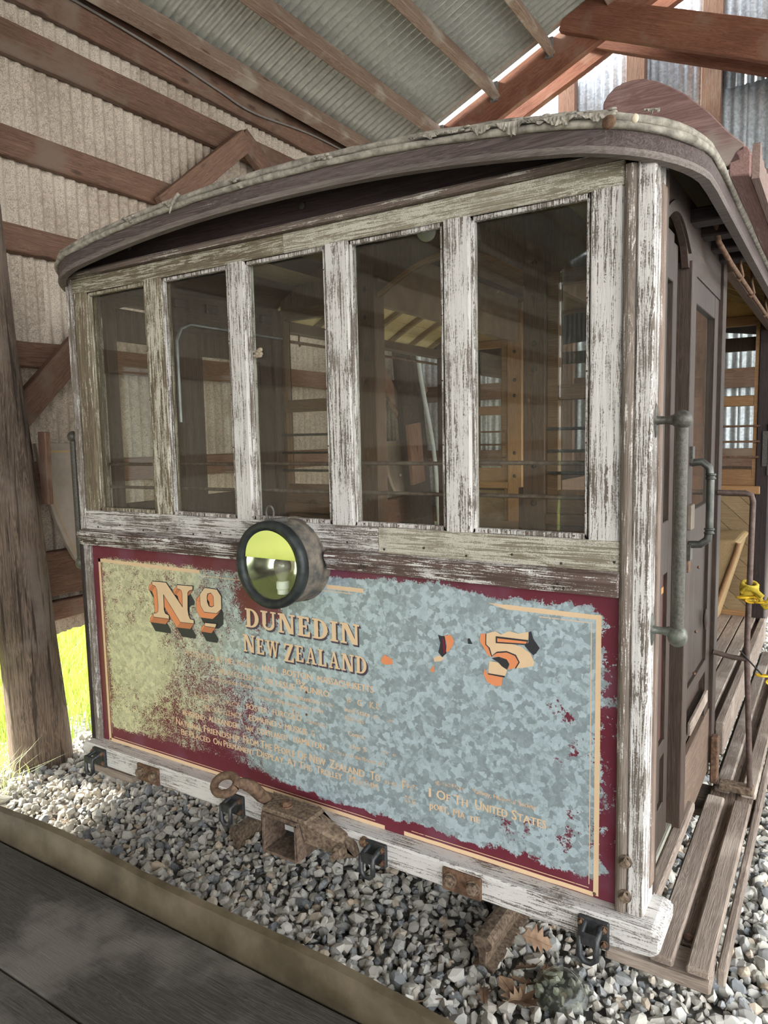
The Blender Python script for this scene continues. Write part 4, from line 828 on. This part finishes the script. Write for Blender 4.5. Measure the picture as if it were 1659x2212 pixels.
def sweep_rim(prof, name, mat, i0=0, i1=None, smooth=False, jit=0.0):
    i1 = i1 or len(RIM); m = MB(); vs = []; k = len(prof)
    for i in range(i0, i1):
        x, y = RIM[i]; n_ = nrm2(i)
        if (Vector((x-1, y-1.9, 0))).dot(n_) < 0: n_ = -n_
        z = rt(x, y)
        for o_, dz in prof: vs.append((x+n_.x*(o_+random.uniform(-jit, jit)), y+n_.y*(o_+random.uniform(-jit, jit)), z+dz+random.uniform(-jit, jit)))
    c = i1-i0; m.add(vs, [(i*k+q, i*k+(q+1) % k, (i+1)*k+(q+1) % k, (i+1)*k+q) for i in range(c-1) for q in range(k)], smooth); return m.build(name, mat, T)
sweep_rim([(-.022, -.078), (.0, -.078), (.002, -.062), (.002, -.014), (-.022, -.014)], 'roof_fascia', w_rim('X'))
sweep_rim([(-.022, -.0785), (.0005, -.0785), (.0045, -.072), (.0005, -.060)], 'fascia_edge', wood('rim_edge', (.12, .095, .085), (.26, .22, .195), 'X', (.42, .39, .36), .22, bump=.5))
circ = lambda o_, z_, r: [(o_+r*math.cos(2*PI*i/8), z_+r*math.sin(2*PI*i/8)) for i in range(8)]
sweep_rim(circ(.005, -.0235, .0088), 'canvas_roll', CANVAS(), smooth=True, jit=.0016)
sweep_rim(circ(-.007, -.003, .0098), 'canvas_roll', CANVAS(), smooth=True, jit=.0024)
def rag(x0, x1, hang_, ph):                                  # torn canvas along the right half of the front edge
    A = []; B = []; C = []; n = 46; hd = 0
    for i in range(n):
        x = x0+(x1-x0)*i/(n-1); z = rt(x, -.1); t = math.sin(PI*i/(n-1))**.6
        hd = .6*hd+.4*random.uniform(.1, 1.5); d = hang_*t*hd*(.6+.5*math.sin(i*.31+ph))
        A.append((x, -.113, z-.006)); B.append((x, -.118-.006*random.random()*t, z-.010-d*.5)); C.append((x, -.116-.014*random.random()*t*hd, z-.012-max(0, d)))
    return MB().strip(A, B).strip(B, C).build('torn_canvas', CANVAS(), T)
rag(1.63, 1.80, .030, 0); rag(1.755, 1.94, .022, 2); rag(1.47, 1.60, .010, 1); rag(2.0, 2.03, .008, 1)
m = MB()
for k in range(30): x = 1.60+.34*random.random(); m.ball((x, -.106, rt(x, -.1)-.004+random.uniform(-.007, .005)), random.uniform(.003, .006), 6, (2.0, 1, .6))
tag(m.build('canvas_scraps', CANVAS(), T), kind='stuff')
for x0 in (.63, .9, .45, 1.2):
    m = MB()
    for k in range(6): x = x0+.008*k; m.ball((x, -.112, rt(x, -.1)-.006-.006*k*random.random()), random.uniform(.004, .007), 6, (1.6, 1, .8))
    m.build('torn_canvas', CANVAS(), T)
MB().tube([(.70, -.115, rt(.7, -.1)+.002), (.69, -.124, rt(.7, -.1)-.012), (.672, -.122, rt(.7, -.1)-.032), (.66, -.118, rt(.7, -.1)-.046)], [.006, .005, .004, .002], 6).build('canvas_strip', CANVAS(), T)
MB().ball((1.935, -.124, 2.285), .014, 12, (1, .6, 1)).build('rim_bolt', RUST(), T)
MB().ball((1.985, -.122, 2.281), .007, 8, (1, .5, 1.3)).build('rim_button', plain('ivory', (.60, .52, .38)), T)
# arched letter board under the roof
P = [(0.0, 2.255), (2.0, 2.255)]+[(2.0-2.0*i/30, rt(2.0-2.0*i/30, -.02)-.032) for i in range(31)]
MB().prism(P, .002, .022, 'y').build('letter_board', w_dark('X'), T)
for x in (.33, 1.06, 1.62): MB().ball((x, -.002, 2.315), .011, 8, (1, .4, 1)).build('bolt', plain('dark_nail', (.03, .025, .02)), T)
# side boards along the eaves and the arched stop board
def eave_board(sx_):
    X = lambda v: 1+sx_*(v-1); P = [(X(2.100), 2.268), (X(2.146), 2.262), (X(2.146), 2.312), (X(2.140), 2.326), (X(2.128), 2.332), (X(2.112), 2.322), (X(2.100), 2.300)]
    return MB().prism(P, .30, 3.6, 'y').build('eave_board', wood('eave', (.17, .085, .075), (.30, .19, .17), 'Y', (.42, .33, .30), .35, bump=.3), T, .003)
eave_board(1); eave_board(-1)
P = [(.32, 2.258)]+[(3.6, 2.258)]+[(3.6-.02*i, 2.318+.030*max(0, math.sin(i*.42+1.2))**.5*(1 if i % 15 else .4)+.004*math.sin(i*1.9)) for i in range(164)]+[(.32, 2.335)]
MB().prism(P, 2.1465, 2.163, 'x').build('valance_board', wood('valance', (.20, .13, .11), (.34, .25, .22), 'Y'), T)
P = [(1.804, 2.47), (1.803, 2.505), (1.814, 2.523), (1.832, 2.537), (1.852, 2.543), (1.880, 2.543), (1.902, 2.539), (1.930, 2.527), (1.956, 2.511), (1.999, 2.479), (2.052, 2.426), (2.098, 2.368), (2.133, 2.334), (2.133, 2.30), (2.09, 2.292), (1.98, 2.36), (1.86, 2.44)]
MB().prism(P, .30, .335, 'y').build('roof_stop_board', wood('stop', (.15, .080, .072), (.31, .195, .175), 'X', bump=.35, c3=(.31, .26, .225)), T, .003)

# -- cab sides
def cab_side(sx_):
    X = lambda v: 1+sx_*(v-1)
    def b(name, mat, x0, x1, y0, y1, z0, z1, bev=.002): a, c = sorted((X(x0), X(x1))); return MB().box(a, c, y0, y1, z0, z1).build(name, mat, T, bev)
    A0 = (.28, 2.155)
    # letter board with the arched head of the doorway
    P = [(.10, 2.13)]+[(.10+.33*i/14, 2.13+.065*math.sin(PI*i/14*.98)) for i in range(1, 14)]+[(.44, 2.10), (1.10, 2.10), (1.10, 2.295), (.10, 2.265)]
    a, c = sorted((X(1.975), X(1.992))); MB().prism(P, a, c, 'x').build('side_letter_board', w_door('Y'), T)
    ar = [(.10+.34*i/14, 2.13+.065*math.sin(PI*i/14*.98)) for i in range(15)]; ar2 = [(y, z+.026) for y, z in ar]
    a, c = sorted((X(1.985), X(1.999))); MB().prism(ar+ar2[::-1], a, c, 'x').build('door_arch', w_door('Y'), T)
    b('door_jamb', w_door('Z'), 1.955, 2.000, .455, .525, .50, 2.12); b('rear_post', w_door('Z'), 1.95, 2.002, 1.03, 1.10, .50, 2.28)
    # sliding door
    dr = MB(); a, c = sorted((X(1.950), X(1.972)))
    for q in ((.10, .145, .55, 2.19), (.355, .405, .55, 2.15), (.145, .355, .55, .66), (.145, .355, .80, .84), (.145, .355, 1.30, 1.44), (.145, .355, 2.05, 2.17)): dr.box(a, c, q[0], q[1], q[2], q[3])
    dr = dr.build('side_door', w_door('Z'), T, .002)
    a, c = sorted((X(1.957), X(1.962))); MB().box(a, c, .14, .36, 1.43, 2.06).build('door_pane', GLASS(), dr)
    MB().box(a, c, .14, .36, .84, 1.31).build('door_panel', w_maroon('Z'), dr); MB().box(a, c, .14, .36, .65, .81).build('kick_panel', w_door('Z'), dr)
    a, c = sorted((X(1.9625), X(1.9635))); MB().box(a, c, .15, .35, 1.245, 1.262).build('gold_line', m_paintprint('stripe_gold', (.42, .20, .06), .1), dr)
    # fixed side panel
    fp = MB(); a, c = sorted((X(1.968), X(1.988)))
    for q in ((.525, .585, .50, 2.12), (.945, 1.03, .50, 2.12), (.585, .945, 1.30, 1.44), (.585, .945, 2.03, 2.12), (.585, .945, .74, .79), (.585, .945, .86, .90)): fp.box(a, c, q[0], q[1], q[2], q[3])
    fp = fp.build('side_panel', w_door('Z'), T, .002)
    a, c = sorted((X(1.960), X(1.969))); MB().box(a, c, .53, 1.03, .50, 1.32).build('backing', w_door('Z'), fp)
    a, c = sorted((X(1.972), X(1.977))); MB().box(a, c, .58, .95, 1.43, 2.04).build('side_pane', GLASS(), fp); MB().box(a, c, .58, .95, .89, 1.31).build('lower_panel', w_maroon('Z') if sx_ < 0 else w_door('Z'), fp)
    a, c = sorted((X(1.974), X(1.992))); MB().box(a, c, .53, 1.05, .47, .70).build('kick_board', wood('kick', (.10, .065, .045), (.21, .14, .10), 'Y'), fp, .002)
    a, c = sorted((X(1.99), X(2.0))); MB().box(a, c, .60, .93, .76, .80).build('slat', w_step('Y'), fp, .002)
    for z0 in (1.05,): MB().ball((X(1.99), .90, z0), .02, 10, (.4, .6, 1.8)).build('catch_plate', w_door('Z'), fp)
    for z in (.92, 1.05, 1.25): MB().ball((X(1.989), .62+.1*z, z), .005, 6).build('screw', RUST(), fp)
    b('threshold', wood('thresh', (.20, .19, .15), (.34, .32, .26), 'Y'), 1.93, 1.978, .08, .60, .525, .548); b('threshold_edge', w_step('Y'), 1.978, 2.012, .09, .64, .51, .540, .006)
    b('lock_plate', plain('lock_brass', (.16, .13, .10), (.25, .20, .15), .5, .4), 1.99, 2.010, .47, .515, 1.40, 1.47); b('lock_plate', RUST(), 1.99, 2.004, .475, .51, 1.28, 1.36)
    # grab handles
    gh_ = MB().tube([(X(2.060), .012, 1.222), (X(2.060), .012, 1.70)], .0135, 14).build('grab_handle', BRONZE(), T)
    for z, mt, k in ((1.697, BRONZE(), 0), (1.232, BRONZEG(), 1)):
        MB().ball((X(2.060), .012, z-.008*k), .0215, 16, (1, 1, 1.0 if k == 0 else 1.15)).tube([(X(2.052), .012, z), (X(2.03), .012, z), (X(2.012), .012, z+.0), (X(2.006), .012, z)], [.014, .0085, .009, .017], 12).build('ball_end', mt, gh_)
        MB().ball((X(2.006), .014, z), .02, 10, (.25, .8, 1.9)).build('flange', mt, gh_)
    hb = [(X(2.002), .49, 1.585), (X(2.03), .49, 1.588), (X(2.048), .49, 1.572), (X(2.052), .49, 1.545), (X(2.052), .49, 1.40), (X(2.048), .49, 1.375), (X(2.03), .49, 1.36), (X(2.002), .49, 1.358)]
    h2 = MB().tube(hb, .0105, 12).build('door_handle', plain('handle_dark', (.06, .062, .055), (.12, .12, .105), .4, .6, 40, .2), T)
    for z in (1.54, 1.39): MB().lathe([(.0105, 0), (.0138, .001), (.0138, .005), (.0112, .007), (.0112, .010), (.0138, .012), (.0138, .016), (.0105, .017)], (X(2.052), .49, z), (0, 0, 1), 12).build('collar', plain('handle_dark', (.06, .062, .055)), h2)
    for z in (1.315, 1.585): MB().box(*sorted((X(2.0), X(2.008))), .472, .508, z, z+.045).build('mount', BRONZE(), h2)
    # footboard
    for x0, x1 in ((2.002, 2.058), (2.086, 2.140)):
        b('footboard_plank', w_step('Y'), x0, x1, .062, .962, .398, .420, .005); b('footboard_plank', w_step('Y'), x0+.012, x1+.006, 1.03, 2.85, .398, .420, .005)
    b('footboard_bearer', w_step('X'), 1.90, 2.142, .055, .165, .366, .396, .005); b('footboard_bearer', w_log('X'), 1.90, 2.142, .90, 1.10, .360, .388, .004); b('footboard_rail', w_step('Y'), 2.146, 2.166, .12, 3.0, .352, .396, .004); b('footboard_gap_board', w_log('Y'), 2.004, 2.138, .17, 2.85, .384, .399, .002)
    MB().lathe([(.012, 0), (.011, .005), (.001, .006)], (X(2.072), .19, .402), (0, 0, 1), 12).build('screw_head', RUST(), T)
    # curtain rail under the eave
    MB().tube([(X(2.03), .62, 2.245), (X(2.035), .64, 2.20), (X(2.05), .80, 2.165), (X(2.05), 2.85, 2.165)], .008, 8).build('curtain_rail', RUST(), T)
    for y in (1.0, 1.35, 1.9, 2.5): MB().tube([(X(2.05), y, 2.25), (X(2.052), y, 2.20), (X(2.06), y+.005, 2.165), (X(2.05), y, 2.150), (X(2.04), y, 2.16)], .005, 6).build('rail_hook', RUST(), T)
    for y in (.45, .62, .80, .97): b('eave_bracket', w_dark('X'), 1.96, 2.075, y, y+.07, 2.215, 2.252, .004)
cab_side(1); cab_side(-1)
# bent rod frame on the right footboard
m = MB().tube([(2.0, 1.03, 1.462), (2.085, 1.03, 1.462), (2.103, 1.03, 1.455), (2.108, 1.03, 1.435), (2.104, 1.03, .93), (2.128, 1.03, .43)], .0095, 10).tube([(2.0, 1.03, .905), (2.06, 1.03, .895), (2.105, 1.03, .895)], .009, 8); m.build('rod_frame', plain('rod_iron', (.075, .05, .04), (.14, .10, .085), .6, .4, 50, .4), T)
MB().box(2.03, 2.14, 1.005, 1.055, .42, .445).build('rod_foot', RUST2(), T, .004)
MB().box(2.0, 2.025, 1.02, 1.06, .43, .60).build('foot_bracket', RUST(), T, .004)

# -- bulkheads, benches, floor, ceiling slats
def bulkhead(y, dark, name, frame, upper, first):
    t = MB()
    for x0, x1 in ((.50, .60), (1.285, 1.375)): t.box(x0, x1, y-.03, y+.05, .60, rt(x0, y)-.05)
    t = t.build(name, dark, T, .004)
    P = [(.60, 2.285)]+[(.60+.685*i/20, 2.285+.125*math.sin(PI*i/20)) for i in range(1, 20)]+[(1.285, 2.285), (1.96, 2.285), (1.96, rt(1.96, y)-.04)]+[(1.96-1.92*i/20, rt(1.96-1.92*i/20, y)-.04) for i in range(1, 21)]+[(.04, 2.285)]
    MB().prism(P, y, y+.022, 'y').build('arched_board', upper, t)
    ar = [(.60+.685*i/20, 2.285+.125*math.sin(PI*i/20)) for i in range(21)]
    MB().strip([(a, y-.006, b) for a, b in ar], [(a, y-.006, b+.018) for a, b in ar]).strip([(a, y-.006, b) for a, b in ar], [(a, y+.025, b) for a, b in ar]).build('arch_bead', w_tan('X'), t)
    for x0, x1 in ((.02, .50), (1.375, 1.98)):
        f = MB(); s = .045
        for q in ((x0, x0+s, 1.36, 2.285), (x1-s, x1, 1.36, 2.285), (x0+s, x1-s, 2.235, 2.285), (x0+s, x1-s, 1.80, 1.858), (x0+s, x1-s, 1.36, 1.452)): f.box(q[0], q[1], y-.012, y+.03, q[2], q[3])
        f.build('window_frame', frame, t, .004)
        for z0, z1 in ((1.452, 1.80), (1.858, 2.235)): MB().box(x0+s, x1-s, y+.008, y+.012, z0, z1).build('inner_pane', m_glass('inner_glass', (.97, .97, .95), .02), t)
        for z in (1.52, 1.605, 1.69): MB().tube([(x0+.01, y-.03, z), (x1-.01, y-.03, z)], .006, 8).build('guard_rod', IRON() if first else RUST(), t)
        MB().box(x0, x1, y-.03, y+.035, 1.315, 1.36).build('inner_sill', frame, t, .004)
        lp = MB()
        if first: lp.box(x0, x1, y, y+.02, .62, 1.315).build('lower_panel', frame, t)
        else:
            n = 10; wd = x1-x0
            def clip(poly, x_lo, x_hi):
                def half(P, f, g):
                    out = []
                    for i in range(len(P)):
                        a, b = P[i], P[(i+1) % len(P)]; fa, fb = f(a), f(b)
                        if fa >= 0: out.append(a)
                        if fa*fb < 0: k = fa/(fa-fb); out.append((a[0]+(b[0]-a[0])*k, a[1]+(b[1]-a[1])*k))
                    return out
                for f in (lambda p: p[0]-x_lo, lambda p: x_hi-p[0], lambda p: p[1]-.64, lambda p: 1.30-p[1]):
                    poly = half(poly, f, 0)
                    if not poly: return poly
                return poly
            for k in range(-2, 14):
                c0 = .30+k*.115
                Pq = clip([(x0-.1, c0+.1+.1*.95+.0), (x1+.1, c0+.1-(wd+.1)*.95), (x1+.1, c0+.212-(wd+.1)*.95), (x0-.1, c0+.212+.1*.95)], x0+.03, x1-.03)
                if len(Pq) > 2: MB().prism(Pq, y-.008, y+.012, 'y').build('diagonal_board', wood('diag', (.17, .115, .06), (.27, .19, .105), 'X'), t)
            b = MB()
            for q in ((x0, x0+.03, .62, 1.315), (x1-.03, x1, .62, 1.315), (x0, x1, .62, .65)): b.box(q[0], q[1], y-.014, y+.02, q[2], q[3])
            b.build('panel_frame', frame, t, .003); MB().box(x0, x1, y+.013, y+.02, .62, 1.315).build('backing', w_inner('X'), t)
    for z in (2.32, 2.20, 2.02, 1.92, 1.55, 1.40):
        for x in (.55, 1.33): MB().ball((x, y-.031, z), .012, 8, (1, .4, 1)).build('bolt', plain('dark_nail', (.03, .025, .02)), t)
    return t
bulkhead(1.10, w_inner('Z'), 'front_bulkhead', wood('frame1', (.10, .055, .028), (.20, .115, .06), 'X', rough=.5, bump=.2), wood('vboard', (.075, .050, .034), (.16, .115, .08), 'Z'), True)
bulkhead(2.82, w_tan('Z'), 'middle_bulkhead', w_tan('X'), OCHRE(), False)
MB().box(1.955, 2.02, 2.80, 2.90, .45, 2.28).build('side_post', w_dark('Z'), T, .004); MB().box(-.02, .045, 2.80, 2.90, .45, 2.28).build('side_post', w_dark('Z'), T, .004)
MB().box(2.01, 2.022, 2.79, 2.80, 1.42, 1.70).box(1.985, 2.012, 2.79, 2.80, 1.47, 1.66).build('brass_plate', BRONZE(), T)
# rear cab, simplified to what the windows show
r = MB()
for x0, x1 in ((.0, .08), (.42, .50), (.95, 1.05), (1.50, 1.58), (1.92, 2.0)): r.box(x0, x1, 3.86, 3.9, .55, 2.28)
r.box(0, 2, 3.86, 3.9, 2.2, 2.29).box(0, 2, 3.86, 3.9, .5, 1.42); r.build('rear_frame', w_inner('Z'), T)
for x in (.0, 1.97):
    MB().box(x, x+.03, 2.9, 3.9, .5, 1.40).box(x, x+.03, 3.3, 3.4, 1.4, 2.28).box(x, x+.03, 2.9, 3.9, 2.12, 2.29).build('rear_side', w_inner('Y'), T)
MB().box(.02, 1.94, .03, 1.12, .555, .60).build('cab_floor', w_inner('Y'), T); MB().box(.002, 1.998, 1.13, 3.86, .555, .599).build('saloon_floor', w_inner('Y'), T)
for k in range(9):
    x0 = 1.985-.062*k-.058 if k < 5 else .012+.062*(k-5)
    MB().box(x0-.004, x0+.053, 1.14, 2.80, .60, .622).build('floor_slat', w_step('Y'), T, .003)
MB().box(2.0, 2.03, 1.12, 2.84, .50, .622).build('floor_edge', w_step('Y'), T, .004); MB().box(-.03, .0, 1.12, 2.84, .50, .622).build('floor_edge', w_step('Y'), T, .004)
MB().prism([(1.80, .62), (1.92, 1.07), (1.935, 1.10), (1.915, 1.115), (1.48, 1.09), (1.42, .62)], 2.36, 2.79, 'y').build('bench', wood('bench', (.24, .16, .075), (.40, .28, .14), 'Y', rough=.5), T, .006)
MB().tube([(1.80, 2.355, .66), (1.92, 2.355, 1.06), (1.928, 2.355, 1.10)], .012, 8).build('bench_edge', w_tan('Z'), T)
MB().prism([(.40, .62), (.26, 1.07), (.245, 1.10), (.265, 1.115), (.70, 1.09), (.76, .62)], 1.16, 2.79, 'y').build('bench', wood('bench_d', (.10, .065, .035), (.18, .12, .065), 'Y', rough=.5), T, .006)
MB().box(1.215, 1.235, 1.2, 2.2, .62, 1.45).build('bench_back', w_inner('Y'), T)
for x in (.555, 1.33): MB().box(x-.018, x+.018, 1.13, 2.80, 2.262, rt(x, 1.9)-.04).build('deck_beam', BRN(), T, .003)
# slatted ceiling over the side seats: boards and carlines
for sx_ in (1, -1):
    X = lambda v: 1+sx_*(v-1)
    n = 8; lo_ = 1.36 if sx_ > 0 else 1.47
    for k in range(n):
        a, b = lo_+(2.06-lo_)*k/n, lo_+(2.06-lo_)*(k+1)/n-.004
        m = MB(); vs = [(X(a), 1.13, rt(X(a), 1.9)-.045), (X(b), 1.13, rt(X(b), 1.9)-.045), (X(b), 2.80, rt(X(b), 1.9)-.045), (X(a), 2.80, rt(X(a), 1.9)-.045)]
        m.add(vs+[(x, y, z+.008) for x, y, z in vs], [(0, 1, 2, 3), (7, 6, 5, 4), (0, 4, 5, 1), (1, 5, 6, 2), (2, 6, 7, 3), (3, 7, 4, 0)]).build('ceiling_board', YEL(), T)
    for y in [1.22+.25*i for i in range(7)]:
        q = [lo_+(2.07-lo_)*i/8 for i in range(9)]
        MB().strip([(X(v), y, rt(X(v), 1.9)-.047) for v in q], [(X(v), y, rt(X(v), 1.9)-.074) for v in q]).strip([(X(v), y+.028, rt(X(v), 1.9)-.074) for v in q], [(X(v), y+.028, rt(X(v), 1.9)-.047) for v in q]).strip([(X(v), y, rt(X(v), 1.9)-.074) for v in q], [(X(v), y+.028, rt(X(v), 1.9)-.074) for v in q]).build('carline', wood('carline', (.26, .18, .095), (.42, .31, .17), 'X'), T)
    MB().box(*sorted((X(1.985), X(2.02))), 1.10, 2.85, 2.20, 2.25).build('side_plate', w_inner('Y'), T, .003)
m = MB()
for k in range(12): m.box(.36+.107*k, .36+.107*k+.103, 1.13, 2.80, 2.555-.0, 2.563)
m.build('upper_ceiling', BRN(), T)
m = MB()
for k in range(9): x0 = .12+.2*k; m.box(x0, x0+.19, .40, 1.08, rt(x0+.1, .55)-.065, rt(x0+.1, .55)-.057)
m.build('cab_ceiling', wood('cabceil', (.22, .17, .09), (.32, .25, .14), 'Y'), T)
MB().ball((1.11, .62, 2.375), .034, 16).lathe([(.02, 0), (.022, .03), (.04, .12)], (1.11, .62, 2.40), (0, 0, 1), 14).build('ceiling_bulb', plain('bulb_white', (.62, .68, .58), (.66, .72, .62), .2), T)
MB().tube([(.045, .44, 1.75), (.045, .44, 2.08), (.05, .46, 2.13), (.06, .50, 2.15), (.06, 1.08, 2.15)], .007, 8).build('curtain_rod', plain('rod_steel', (.22, .24, .26), (.34, .36, .38), .4, .7), T)
# running gear, in the dark below
for y in (1.2, 2.8):
    MB().tube([(.35, y, .36), (1.62, y, .36)], .03, 10).build('axle', RUST(), T)
    for x in (.455, 1.512): MB().lathe([(.01, -.03), (.15, -.03), (.155, 0), (.175, .012 if x > 1 else .012), (.175, .025), (.01, .03)], (x, y, .36), (1 if x < 1 else -1, 0, 0), 32).build('wheel', RUST(), T)
for x in (.28, 1.70): MB().box(x-.04, x+.04, .2, 3.7, .40, .555).build('sole_bar', w_dark('Y'), T)

# -- yellow rope and chain on the rod frame
def coil(c, n, rr, r, mat):
    m = MB()
    for k in range(n):
        a0 = random.uniform(0, 6); tl = random.uniform(-.5, .5); P = []
        for i in range(15):
            a = a0+2*PI*i/14; P.append((c[0]+rr*math.cos(a)*random.uniform(.9, 1.1), c[1]+rr*math.sin(a), c[2]+tl*rr*math.cos(a+1)+(k-n/2)*.009))
        m.tube(P, r, 7, cap=False)
    return m
m = coil((2.106, 1.03, 1.135), 6, .023, .0075, None)
P0 = [(2.12, 1.01, 1.135), (2.14, .99, 1.12), (2.155, .985, 1.10), (2.168, .98, 1.115), (2.18, .98, 1.15), (2.175, .985, 1.185), (2.19, .985, 1.18), (2.26, .985, 1.13)]
m.tube(P0, .0075, 7).tube([(p[0]+.004, p[1]+.003, p[2]-.014) for p in P0], .007, 7).tube([(2.085, 1.01, 1.13), (2.10, .995, 1.15), (2.13, .99, 1.14), (2.15, .98, 1.125)], .008, 7); yr = m.build('rope', plain('rope_yellow', (.52, .36, .03), (.74, .56, .07), .6, 0, 160, .5)); tag(yr, 'yellow rope knotted round the bent rod frame on the footboard', 'rope')
def chain(p0, p1, n, sag, label):
    t = empty('plastic_chain', p0); tag(t, label, 'chain'); p0, p1 = Vector(p0), Vector(p1)
    for k in range(n):
        u = k/(n-1); c = p0.lerp(p1, u)+Vector((0, 0, -sag*4*u*(1-u))); d = (p1-p0).normalized(); a = Vector((0, 0, 1)) if k % 2 else d.cross(Vector((0, 0, 1))).normalized()
        L, W = .019, .0095; pts_ = [c+d*(L*math.cos(t_))+a*(W*math.sin(t_)) for t_ in [2*PI*i/14 for i in range(15)]]
        MB().tube(pts_, .0035, 6, cap=False).build('chain_link', plain('chain_yellow', (.68, .40, .02), (.80, .52, .04), .35), t)
    return t
chain((2.09, .995, 1.115), (2.42, .96, 1.16), 13, .03, 'yellow plastic chain hung from the rope knot on the rod frame')
chain((2.155, 1.0, .855), (2.5, .96, .87), 12, .06, 'lower yellow plastic chain tied on with a black cable tie')
tag(MB().tube([(2.085, 1.018, .925), (2.104, 1.015, .905), (2.13, 1.008, .88), (2.155, 1.0, .857)], .0028, 6).build('cable_tie', plain('black_plastic', (.015, .015, .015), (.03, .03, .03), .4)), 'black cable tie holding the lower yellow chain', 'cable tie')
